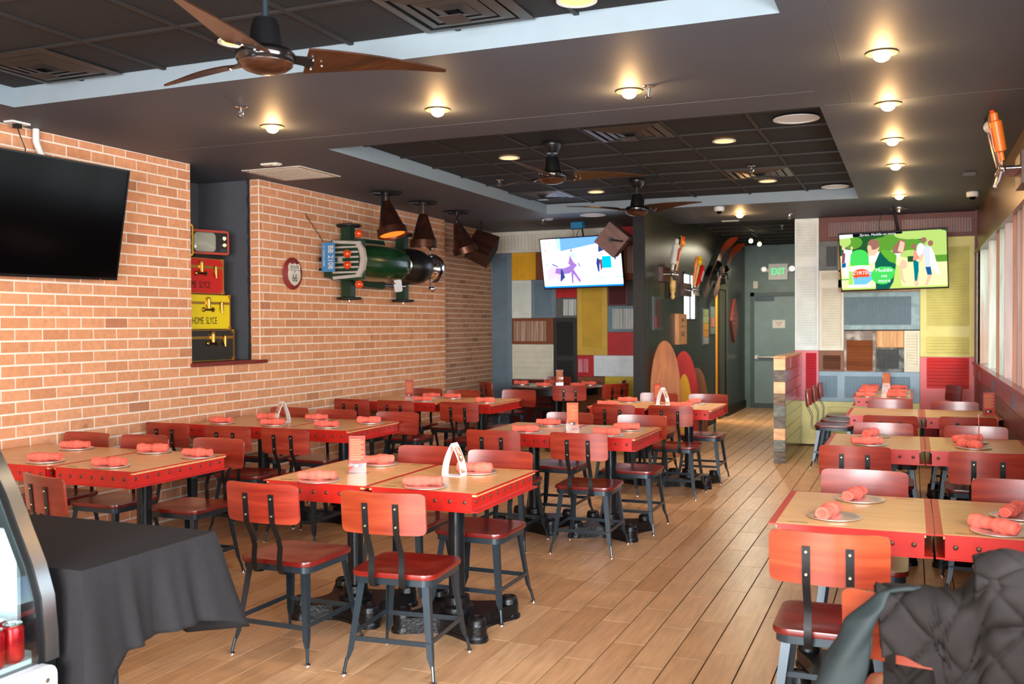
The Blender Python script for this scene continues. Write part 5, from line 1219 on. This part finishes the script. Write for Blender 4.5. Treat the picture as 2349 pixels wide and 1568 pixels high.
def oldtv(y0, y1, z0, z1, rz, col, label, x):
    t = thing('portable_television', label, 'television', (x, (y0+y1)/2, z0), radians(rz)); w2 = (y1-y0)/2; h = z1-z0
    b = MB(); b.prism(rrect(2*w2, h, .025), -.28, 0, 0, frame((0, 0, h/2), (0, 1, 0), (0, 0, 1))); b.build('cabinet', col, t, 30)
    b = MB(); b.bb(0, .004, -w2+.02, w2-.02, .02, h-.02); f = b.build('front_panel', BLACKM, t, 0)
    b = MB(); pr = []
    q = rrect(w2*1.12, h*.78, .035)
    vs = [(-w2*.27+x_, y_, .004) for x_, y_ in q]+[(-w2*.27+x_*.8, y_*.8, .016) for x_, y_ in q]; n = len(q)
    b.add(vs, [tuple(range(n, 2*n))]+[(i, (i+1) % n, n+(i+1) % n, n+i) for i in range(n)], 0, frame((0, 0, h/2), (0, 1, 0), (0, 0, 1))); b.build('picture_tube', plain('grey_green_tube', C(158, 160, 146), .15) if 'grey_green_tube' not in MATS else MATS['grey_green_tube'], f, 50)
    for zz in (.68, .40):
        b = MB(); b.cyl((.004, w2*.70, h*zz), (.022, w2*.70, h*zz), .020, .017, 20); b.build('dial', CHROME, f, 40)
    b = MB(); b.bb(.004, .008, w2*.5, w2*.86, h*.12, h*.24); b.build('speaker_slots', GUN, f, 0)
oldtv(6.76, 7.13, 2.19, 2.405, -22, plain('orange_red_cabinet', C(176, 58, 40), .4), 'orange-red portable television on top of the trunks', -5.74)
oldtv(6.32, 6.68, 2.156, 2.43, -8, plain('yellow_cabinet', C(214, 170, 30), .4), 'yellow-edged portable television half hidden by the brick edge', -5.72)
b = MB(); b.bb(-.14, .0, -.16, .16, 0, .036); tag(b.build('wooden_riser', BLACKM, None, 0, (-5.76, 6.93, 2.152)), 'low black stand under the orange-red portable television', 'stand')

# ================================================================ hall wall decorations
def onhall(name, label, cat, y, z): t = thing(name, label, cat, (0, 0, 0)); t.matrix_world = frame((-2.879, y, z), (0, 1, 0), (0, 0, 1)); return t
def tapdisplay(t, handles, board=(.30, .16), out=0, big=1):
    b = MB(); b.bb(-board[0]/2, board[0]/2, -board[1]/2, board[1]/2, 0, .05); b.build('mounting_block', wood('dark_block_%d' % len(MATS), [C(50, 26, 22), C(80, 44, 36), C(96, 58, 48)], (3, 14, 14), .4), t, 0)
    n = len(handles)
    for i, (kind, col, lean) in enumerate(handles):
        x = (i-(n-1)/2)*.075; b = MB()
        b.cyl((x, 0, .05), (x, 0, .15), .016, .014, 14); b.ball((x, 0, .15), .024, 12); b.cyl((x, 0, .15), (x-.02, -.075, .17), .013, .010, 12); b.cyl((x, 0, .15), (x, .05, .15), .012, .008, 12)
        f = b.build('faucet', CHROME, t, 50)
        R = Matrix.Translation((x, .05, .15)) @ Matrix.Rotation(radians(-lean), 4, 'Z') @ Matrix.Rotation(radians(-90+out), 4, 'X') @ Matrix.Scale(big, 4)
        b = MB(); m = [plain('handle_paint_%d' % len(MATS), c, .35) for c in col]
        if kind == 'can': b.lathe([(.014, 0), (.014, .05), (.034, .06), (.036, .24), (.02, .25), (.02, .29), (.008, .30)], 20, m=0, T=R); b.bb(-.025, .025, -.038, -.034, .09, .21, 1, R)
        elif kind == 'blade': b.prism([(-.014, 0), (.014, 0), (.024, .14), (.018, .2), (.022, .26), (0, .33), (-.02, .25), (-.026, .14)], -.012, .012, 0, R @ Matrix.Rotation(radians(90), 4, 'X'))
        elif kind == 'ball': b.lathe([(.012, 0), (.018, .1), (.022, .2), (.018, .24)], 16, m=0, T=R); b.ball((0, 0, .28), .042, 16, 1, T=R); b.lathe([(.036, .315), (.03, .34)], 16, m=2 if len(m) > 2 else 1, T=R)
        else: b.lathe([(.010, 0), (.014, .05), (.022, .12), (.016, .16), (.026, .24), (.02, .3), (.004, .34)], 16, m=0, T=R)
        b.build('tap_handle', m, f, 40)
t = onhall('tap_handle_display', 'cluster of beer tap handles with chrome faucets nearest the black post', 'tap handles', 11.95, 2.17)
tapdisplay(t, [('can', [C(206, 200, 190), C(200, 30, 50)], 4), ('blade', [C(40, 40, 44)], 10), ('ball', [C(232, 204, 150), C(240, 140, 20), C(200, 70, 30)], 16), ('turn', [C(170, 110, 50)], -2)], (.42, .18), 8, 1.3)
t = onhall('tap_handle_display', 'cluster of beer tap handles before the bright hall window', 'tap handles', 13.2, 2.02)
tapdisplay(t, [('turn', [C(220, 130, 60)], 0), ('ball', [C(230, 204, 130), C(250, 200, 10)], 14), ('blade', [C(150, 50, 50)], 12), ('can', [C(222, 30, 26), C(240, 240, 240)], 34), ('blade', [C(200, 190, 170)], 30)], (.5, .18), 8, 1.2)
# pair of waterskis leaning out on the wall
for (ya, za, yb, zb), lb in (((14.14, 1.98, 16.05, 2.95), 'left waterski with an orange tip high on the hall wall'), ((14.85, 1.96, 16.75, 2.90), 'right waterski with an orange tip high on the hall wall')):
    t = thing('waterski', lb, 'waterski', (0, 0, 0), 0, 'pair of waterskis'); d = Vector((0, yb-ya, zb-za)); L = d.length
    T = frame((-2.80, ya, za), d, Vector((0, -d.z, d.y))); t.matrix_world = T
    b = MB(); pr = []
    for i in range(15):
        s = i/14; x = L*s; hw_ = .075*min(1, (s+.04)*9)**.5*(1 if s < .9 else max(.25, 1-((s-.9)/.1)**2*.75)); lift = .16*max(0, (s-.78)/.22)**2
        pr.append([Vector((x, -hw_, lift)), Vector((x, hw_, lift)), Vector((x, hw_, lift+.016)), Vector((x, -hw_, lift+.016))])
    b.ring(None, pr); k = b.build('ski', wood('faded_brown_ski', [C(78, 52, 40), C(104, 74, 58), C(124, 92, 76)], (1, 12, 12), .4) if 'faded_brown_ski' not in MATS else MATS['faded_brown_ski'], t, 40)
    b = MB(); pr = [[p+Vector((0, 0, .0015 if j > 1 else -.0015)) for j, p in enumerate(r)] for r in pr[10:]]; b.ring(None, pr); b.build('orange_tip', plain('orange_red_lacquer', C(170, 58, 26), .35) if 'orange_red_lacquer' not in MATS else MATS['orange_red_lacquer'], k, 40)
    b = MB(); xm = L*.42
    b.strap([(xm-.14, 0, .02), (xm-.10, 0, .10), (xm, 0, .13), (xm+.16, 0, .06), (xm+.2, 0, .02)], (0, 1, 0), .13, .012); b.strap([(xm-.3, 0, .02), (xm-.28, 0, .09), (xm-.2, 0, .10), (xm-.17, 0, .02)], (0, 1, 0), .11, .012); b.build('rubber_binding', RUB, t, 40)
    b = MB(); b.bb(xm-.2, xm+.1, -.02, .02, -.075, 0); b.build('bracket', BLACKM, t, 0)
def plaque(nm, lb, cat, y0, y1, z0, z1, d, mats, extra=None):
    t = onhall(nm, lb, cat, (y0+y1)/2, (z0+z1)/2); w_, h_ = y1-y0, z1-z0
    b = MB(); b.bb(-w_/2, w_/2, -h_/2, h_/2, 0, d); fr_ = b.build('frame', mats[0], t, 0)
    if extra: extra(t, w_, h_, d, fr_)
    return t
def ex1(t, w_, h_, d, f):
    b = MB(); b.bb(-w_/2+.05, w_/2-.03, -h_/2+.03, h_/2-.03, d, d+.004); b.build('picture', plain('dark_red_poster', C(74, 40, 40), .35, vary=.5, scale=30), f, 0); b = MB(); b.bb(-w_/2+.05, -w_/2+.12, -h_/2+.03, -h_/2+.16, d+.004, d+.005); b.build('red_patch', RD_, f, 0)
RD_ = plain('crimson_print', C(180, 30, 60), .5)
plaque('framed_poster', 'narrow dark framed poster with red print left of the wooden sign', 'poster', 11.42, 11.86, 1.485, 1.885, .02, [plain('slate_frame', C(70, 78, 82), .4)], ex1)
def ex2(t, w_, h_, d, f):
    b = MB()
    for i in range(3): b.bb(-w_*.2, w_*.2, -.05-.022*i, -.038-.022*i, d, d+.002)
    b.bb(-w_*.25, w_*.25, .03, .04, d, d+.002); b.bb(-w_*.1, w_*.1, .10, .14, d, d+.002); b.build('dark_print', plain('brown_print', C(90, 60, 40), .5), f, 0)
plaque('wooden_plaque', 'upright light wooden sign board on the dark hall wall', 'sign', 12.62, 13.12, 1.285, 1.69, .05, [wood('honey_plaque', [C(190, 120, 70), C(214, 146, 92), C(226, 164, 110)], (14, 3, 14), .4)], ex2)
def ex3(t, w_, h_, d, f):
    for i, c in enumerate([C(170, 180, 120), C(186, 196, 130), C(236, 170, 50), C(232, 150, 60), C(170, 172, 170)]):
        b = MB(); b.bb(-w_/2+.02, w_/2-.02, h_/2-.02-(i+1)*.105, h_/2-.025-i*.105, d, d+.006); b.build('licence_plate', plain('old_plate_%d' % i, c, .4, vary=.15, scale=20), t, 0)
plaque('plate_board', 'column of yellow and green licence plates on the hall wall', 'sign', 14.40, 14.82, 1.24, 1.80, .015, [GUN], ex3)
def ex4(t, w_, h_, d, f):
    b = MB(); b.bb(-w_/2+.03, w_/2-.03, -.10, .04, d, d+.003); b.build('pink_label', plain('pink_notice', C(206, 120, 110), .5), t, 0)
plaque('notice_board', 'narrow grey notice with a pink label beside the doorway', 'notice', 14.98, 15.32, 1.40, 1.82, .02, [plain('pale_grey_board', C(120, 132, 130), .5)], ex4)
t = onhall('paddle_sign', 'long dark red board shaped like a surfboard near the exit', 'sign', 17.15, 1.61)
b = MB(); b.prism([(0, .38), (.10, .30), (.24, .15), (.34, 0), (.24, -.15), (.10, -.30), (0, -.38), (-.10, -.30), (-.24, -.15), (-.34, 0), (-.24, .15), (-.10, .30)], 0, .03); b.build('board', plain('faded_brick_red', C(126, 52, 44), .4, vary=.15), t, 0)
b = MB(); b.bb(-.2, .2, .12, .14, .03, .033); b.bb(-.25, .25, .02, .05, .03, .033); b.bb(-.25, .25, -.06, -.03, .03, .033); b.build('faded_print', plain('paler_red_print', C(160, 86, 74), .5), t, 0)
t = onhall('wooden_oar_board', 'light wooden carved paddle mounted behind the first tap handles', 'paddle', 12.22, 2.06)
b = MB(); b.bb(-.10, .08, -.17, .14, 0, .02, 1); b.lathe([(.001, -.18), (.03, -.14), (.042, -.03), (.03, .05), (.018, .07), (.03, .11), (.012, .14)], 14, (0.02, .02, .05), 0, Matrix.Rotation(radians(-90), 4, 'X') if False else Matrix.Translation((0, 0, .04)) @ Matrix.Rotation(radians(-90), 4, 'X') @ Matrix.Rotation(radians(180), 4, 'X')); b.build('carving', [wood('yellow_maple', [C(190, 140, 70), C(220, 176, 100), C(232, 196, 124)], (10, 10, 2), .4), COLB], t, 50)
# surfboard shapes leaning on the hall wall
def surf(y, w_, h_, tx, label, inner=None, cols=None):
    t = thing('surfboard_cutout', label, 'surfboard', (-2.60+tx, y, .0)); t.rotation_euler = (0, 0, radians(-65)); 
    def shape(W, Hh, z0=0): 
        q = []
        for i in range(21):
            s = sin(pi/2*i/20); q.append((W*.5*max(0, 1-max(0, (s-.45)/.55)**2.3)**.5*(.86+.14*min(1, s*2.2)), z0+Hh*s))
        return q[:]+[(-x, y_) for x, y_ in reversed(q[:-1])]
    T = frame((0, 0, 0), (.0, 1, 0), (-.10, 0, 1))
    b = MB(); b.prism(shape(w_, h_), 0, .045, 0, T); bd = b.build('board', cols[0], t, 30)
    if inner: b = MB(); b.prism(shape(w_*.5, h_*.74, .02), .045, .052, 0, T); b.build('inner_panel', cols[1], bd, 30)
    b = MB()
    for k in range(1, 5): 
        xx = -w_/2+w_*k/5; zc = h_*.45; b.bb(xx-.002, xx+.002, .03, h_*.8*(1-abs(xx)/w_), .045, .0456, 0, T)
    b.build('board_joints', BLACKM, bd, 0)
    b = MB(); b.prism(ell(0, h_*.45, .015, .04, 14), .045, .047, 0, T); b.build('finger_hole', BLACKM, bd, 0)
HON = wood('honey_pine', [C(112, 54, 16), C(146, 78, 26), C(168, 98, 38)], (12, 12, 1.6), .5)
surf(11.25, .37, 1.36, -.07, 'tallest honey wood surfboard shape beside the black post', True, [HON, wood('honey_pine_light', [C(136, 72, 24), C(160, 92, 36)], (12, 12, 1.6), .5)])
surf(12.26, .35, 1.21, -.07, 'red surfboard shape with a yellow centre leaning in the corridor', True, [plain('red_board_paint', C(190, 30, 18), .5, vary=.12, spec=.3), plain('yellow_board_paint', C(238, 172, 12), .5, spec=.3)])
surf(13.14, .27, .96, -.08, 'smallest honey wood surfboard shape, rightmost of three', False, [HON, HON])
# exit sign with two emergency lamp heads
t = thing('exit_sign', 'white exit sign with glowing green letters above the exit door', 'exit sign', (-2.27, 18.37, 2.505))
b = MB(); b.bb(-.17, .17, -.04, .0, -.145, .145); bx = b.build('housing', WHITEP, t, 0); text('lettering', 'EXIT', .17, glow('exit_green', (.01, .75, .2, 1), 1.3), frame((0, -.041, 0), (1, 0, 0), (0, 0, 1)), bx, sx=.72)
for s in (-1, 1):
    b = MB(); b.cyl((s*.25, -.0, .06), (s*.25, -.06, .05), .05, .055, 18); b.bb(s*.17, s*.22, -.03, 0, .0, .05); hd = b.build('lamp_head', WHITEP, t, 40); b = MB(); b.cyl((s*.25, -.061, .05), (s*.25, -.066, .05), .045, n=18); b.build('lens', STEEL, hd)
b = MB(); b.bb(-.04, .04, -.02, 0, -.065, .065); o = b.build('door_chime', CREAMP, None, 0, (-2.68, 18.39, 2.275)); tag(o, 'small cream box on the wall above the exit door', 'wall box')

# tap handles on the window wall at the right edge
t = thing('tap_handle_display', 'cluster of tap handles on the right wall at the photo edge', 'tap handles', (0, 0, 0)); t.matrix_world = frame((XR-.05, 6.86, 2.50), (0, -1, 0), (0, 0, 1))
b = MB(); b.bb(-.2, .2, -.2, .12, -.06, 0); b.build('backboard', wood('amber_backboard', [C(150, 90, 40), C(190, 124, 60)], (3, 14, 14), .4), t, 0)
tapdisplay(t, [('blade', [C(120, 76, 54)], -22), ('ball', [C(60, 70, 110), C(190, 186, 176), C(40, 36, 34)], -16), ('turn', [C(150, 96, 60)], -8), ('blade', [C(224, 70, 20)], 2), ('can', [C(232, 120, 40), C(220, 60, 30)], 8)], (.40, .20), 10, 1.0)

# ================================================================ foreground: cloth table, display case, jacket
CLOTH = plain('charcoal_tablecloth', C(40, 38, 40), .9, vary=.08, scale=60, bmp=.1, spec=.2)
t = thing('side_table', 'folding table completely covered by the charcoal cloth', 'table', (-2.97, 2.70, 0))
b = MB(); b.bb(-.46, .46, -.31, .31, .73, .755); b.build('top', plain('plastic_top', C(200, 200, 195), .5), t, 0)
for sx in (-1, 1):
    for sy in (-1, 1): b = MB(); b.cyl((sx*.22-.1, sy*.14, .73), (sx*.24-.1, sy*.16, 0), .014); b.build('leg', GUN, t)
b = MB(); hx, hy = .47, .32; N = 160; rows = 16; vs = []; fs = []
def per(s):   # perimeter point and outward normal, s in 0..4
    k = int(s) % 4; f = s-int(s)
    c = [(hx, -hy), (hx, hy), (-hx, hy), (-hx, -hy)]; p, q = c[k], c[(k+1) % 4]
    return (p[0]+(q[0]-p[0])*f, p[1]+(q[1]-p[1])*f)
def drop(s):
    k = int(s) % 4; f = s-int(s); base = [.30, .42, .45, .66][k]; nb_ = [.30, .42, .45, .66]
    cor = max(0, 1-min(f, 1-f)/.22)
    other = nb_[(k-1) % 4] if f < .5 else nb_[(k+1) % 4]
    mid = (base+other)/2 if False else base
    return base+(other-base)*.5*cor**2+.07*cor**1.6
for r in range(rows+1):
    for i in range(N):
        s = 4*i/N; x, y = per(s); f = s-int(s); d = drop(s); v = r/rows
        nx_, ny_ = x/hx, y/hy; cor = max(0, 1-min(f, 1-f)/.18); k = int(s) % 4
        n2 = Vector([(1, 0), (0, 1), (-1, 0), (0, -1)][k]); 
        dg_ = Vector((math.copysign(1, x), math.copysign(1, y))).normalized(); n2 = n2.lerp(dg_, cor*.9).normalized()
        fold = .024*sin(s*9+.7)+.016*sin(s*21+1.3)+.008*sin(s*47); out = (.01+.03*v)+v*v*.02+fold*v+.09*cor**1.3*v**.8
        vs.append((x+n2.x*out, y+n2.y*out, .760-d*v*(1-.10*cor*v)))
for r in range(rows):
    for i in range(N): fs.append((r*N+i, r*N+(i+1) % N, (r+1)*N+(i+1) % N, (r+1)*N+i))
G = 10; o0 = len(vs)
fs.append(tuple(reversed(range(N)))); b.add(vs, fs); c_ = b.build('tablecloth', CLOTH, None, 60, (-2.97, 2.70, 0)); 
md = c_.modifiers.new('thick', 'SOLIDIFY'); md.thickness = .003; md.offset = 1
tag(c_, 'charcoal grey cloth draped over the table beside the display case', 'tablecloth')
b = MB(); 
for i in range(5): b.ball((.012*cos(i*1.3), .012*sin(i*1.3), .012+.006*i), .02, 8, 0, (1, .8, .6))
tag(b.build('crumpled_napkin', plain('cream_paper', C(232, 220, 180), .8), None, 40, (-3.02, 2.52, .765)), 'crumpled cream paper on the charcoal cloth behind the case', 'paper')

case = thing('display_case', 'refrigerated display case with curved glass and steel band at lower left', 'display case', (0, 0, 0))
y0, y1 = 1.15, 2.30
AR = [(-2.520, .50), (-2.522, .58), (-2.535, .70), (-2.57, .80), (-2.622, .90), (-2.682, 1.02), (-2.76, 1.14), (-2.86, 1.25), (-2.97, 1.32), (-3.08, 1.35)]
def sheet(b, pts, ya, yb, th, off=0, m=0):
    pr = []
    for i, (x, z) in enumerate(pts):
        a = Vector(pts[max(0, i-1)]); c = Vector(pts[min(len(pts)-1, i+1)]); d = (c-a).normalized(); n = Vector((d.y, -d.x)); n = n if n.x > 0 else -n
        p = Vector((x, z))+n*off; q = p-n*th
        pr.append([(p.x, ya, p.y), (p.x, yb, p.y), (q.x, yb, q.y), (q.x, ya, q.y)])
    b.ring(None, pr, m)
b = MB(); sheet(b, AR, y1-.05, y1, .02, .006); b.build('steel_band', STEEL, case, 40)
b = MB(); sheet(b, AR, y1-.075, y1-.051, .03, .002); b.build('black_gasket', BLACKM, case, 40)
b = MB(); sheet(b, AR, y0, y1-.076, .004, 0); b.build('curved_glass', clear('case_glass', (.93, .97, .97, 1), .10), case, 40)
b = MB(); b.prism([(x-.03, z) for x, z in AR]+[(-3.28, 1.35), (-3.28, .5)], 0, .012, 0, frame((0, y1-.002, 0), (1, 0, 0), (0, 0, 1))); b.build('end_panel', BLACKM, case, 0)
LINER = plain('white_case_liner', C(190, 206, 208), .35)
b = MB(); b.bb(-3.28, -3.24, y0, y1, .5, 1.36); b.bb(-3.28, -3.05, y0, y1, 1.34, 1.37); b.bb(-3.24, -2.55, y0, y1-.02, .49, .515); b.bb(-3.24, -2.66, y1-.03, y1-.016, .515, .9); b.build('inner_liner', LINER, case, 0)
b = MB(); b.bb(-3.22, -2.78, y0, y1-.1, .86, .868); b.build('glass_shelf', ACRYL, case, 0)
b = MB(); b.bb(-3.26, -2.53, y0, y1, .08, .5); b.build('base', BLACKM, case, 0)
b = MB(); T = frame((-2.505, (y0+y1)/2-.035, .345), (0, 1, 0), (0, 0, 1)); b.prism(rrect(y1-y0+.0, .31, .035), -.02, .02, 0, T); fp = b.build('white_front_panel', plain('gloss_white', C(226, 228, 228), .25), case, 30)
b = MB(); TE = T @ Matrix.Translation((.39, .02, .0205)) @ Matrix.Diagonal((.7, 1, 1, 1)); b.prism(ell(0, 0, .20, .105, 36), 0, .002, 0, TE); b.build('oval_badge', plain('badge_navy', C(24, 40, 80), .4), fp, 0); b = MB(); b.tube([tuple(TE @ Vector((.20*cos(a), .105*sin(a), .002))) for a in [2*pi*i/40 for i in range(40)]], .004, 6, closed=True); b.build('badge_rim', GUN, fp)
b = MB()
for i in range(15): h_ = .075*math.sqrt(max(0, 1-((i-7)/8.5)**2)); b.add([(-.154+.022*i, -h_, .0022), (-.146+.022*i, -h_, .0022), (-.138+.022*i, h_, .0022), (-.146+.022*i, h_, .0022)], [(0, 1, 2, 3)], 0, TE)
tag(b.build('silver_hatching', STEEL, fp, 0), kind='stuff')
b = MB(); b.cyl(tuple(T @ Vector((.535, .11, .019))), tuple(T @ Vector((.535, .11, .024))), .008); b.build('screw', STEEL, fp)
b = MB(); b.bb(-3.0, -2.9, y0+.1, y1-.15, 1.315, 1.335); b.build('light_tube', glow('case_led', (.85, .95, 1, 1), 5), case, 0)
l = bpy.data.lights.new('case_lamp', 'AREA'); l.shape = 'RECTANGLE'; l.size = .9; l.size_y = .08; l.energy = 5; l.color = (.85, .95, 1); o = link('case_lamp', l, case, (-2.95, 1.75, 1.30)); o.rotation_euler = (0, 0, pi/2)
CAN = None
def can(x, y, lb):
    global CAN
    if CAN is None:
        CAN = thing('soda_can', lb, 'can', (x, y, .516), 0, 'red drink cans in the display case')
        b = MB(); b.lathe([(.024, 0), (.031, .008), (.033, .014), (.033, .104), (.028, .114)], 24); b.build('body', plain('red_can', C(190, 24, 30), .25, .5, vary=.25, scale=30), CAN, 40)
        b = MB(); b.lathe([(.027, .114), (.028, .120), (.025, .119), (.024, .116), (.002, .116)], 24); b.ball((.006, 0, .118), .008, 8, 0, (1, .6, .2)); b.build('lid', STEEL, CAN, 40)
        index_children(None)
    else: dup(CAN, (x, y, .516), random.random()*6, lb)
for i in range(3):
    for j in range(4): can(-2.575-.07*i, 2.18-.072*j, 'red drink can inside the display case, %s row, %s from the far end' % (('front', 'middle', 'back')[i], ('first', 'second', 'third', 'fourth')[j]))

# quilted jacket hung over the chair back -----------------------------------------
PUF = plain('black_quilted_nylon', C(30, 25, 23), .75, vary=.15, scale=30, bmp=.1, spec=.15); PUS = plain('grey_green_sleeve_lining', C(34, 40, 40), .6, vary=.15, spec=.2)
jk = thing('quilted_jacket', 'black quilted jacket draped over a chair in the right foreground', 'jacket', (.07, 2.72, 0))
def sheet_cloth(name, fn, nu, nv, mat, par, th=.012):
    vs = [fn(i/nu, j/nv) for j in range(nv+1) for i in range(nu+1)]
    fs = [(j*(nu+1)+i, j*(nu+1)+i+1, (j+1)*(nu+1)+i+1, (j+1)*(nu+1)+i) for j in range(nv) for i in range(nu)]
    b = MB(); b.add(vs, fs); o = b.build(name, mat, par, 70); m = o.modifiers.new('thick', 'SOLIDIFY'); m.thickness = th; m.offset = 0
    return o
def sst(a, b, x): x = min(1, max(0, (x-a)/(b-a))); return x*x*(3-2*x)
def puff(x, s, a, pitch=.115):   # diamond quilting: soft cushions with narrow stitched valleys
    p, q = (x+s*.9)/pitch, (x-s*.9)/pitch+.35
    return a*(min(1, abs(sin(pi*p))*2.2)*min(1, abs(sin(pi*q))*2.2))**.35
def body_fn(u, v):
    x = -.15+.72*u; hood = sst(.26, .36, u); zt = .852+.085*hood-.012*sin(7*u); half = .05+.02*hood
    low = .70-.35*sst(.16, .24, u)+.012*sin(31*u)
    L1 = .30; arc = pi*half; L2 = zt-half-low; tot = L1+arc+L2; s = v*tot
    if s < L1: y, z, ny, nz = half, zt-half-L1+s, 1, 0
    elif s < L1+arc: a = (s-L1)/half; y, z, ny, nz = half*cos(a), zt-half+half*sin(a), cos(a), sin(a)
    else: t_ = s-L1-arc; y, z, ny, nz = -half-.10*t_*(1+.5*t_), zt-half-t_, -1, .1
    h = puff(x, s, .016, .14)+.008*sin(9*x+5*s)+.005*sin(23*x-13*s)
    h -= .020*math.exp(-((s-(L1+arc+.055))/.012)**2)*hood
    h -= .016*math.exp(-((u-.31-.05*(v-.5))/.03)**2)
    return (x+.01*sin(14*s), y+ny*h-.01, z+nz*h)
sheet_cloth('body', body_fn, 170, 130, PUF, jk)
def hood_fn(u, v):
    x = .075+.50*u; a = -.35+v*2.6; rr = .052+.009*sin(3.3*u*pi)+.008*sin(8*u+5*v)+puff(x, v*.3, .012, .14)
    return (x, .015-rr*1.25*sin(a)*.9-.02, .885+rr*cos(a)+.01*sin(11*u))
sheet_cloth('hood', hood_fn, 90, 50, PUF, jk, .014)
def sleeve_fn(u, v):   # flattened, wrinkled tube hanging down on the left
    P_ = [(-.06, -.045, .872, .012), (-.135, -.055, .862, .022), (-.185, -.085, .80, .040), (-.225, -.11, .70, .052), (-.255, -.125, .58, .058), (-.27, -.13, .40, .058), (-.275, -.13, .22, .05)]
    f = v*(len(P_)-1); k = min(int(f), len(P_)-2); f -= k; p = [P_[k][i]+(P_[k+1][i]-P_[k][i])*(f*f*(3-2*f) if i == 3 else f) for i in range(4)]
    a = 2*pi*u; r = p[3]*(1+.10*sin(26*v+2*sin(a))+.07*sin(3*a+14*v))
    return (p[0]+r*cos(a)*1.0, p[1]+r*sin(a)*.6, p[2]+r*cos(a)*.55*(1-v)*.9)
sheet_cloth('sleeve', sleeve_fn, 40, 90, PUS, jk, .004)
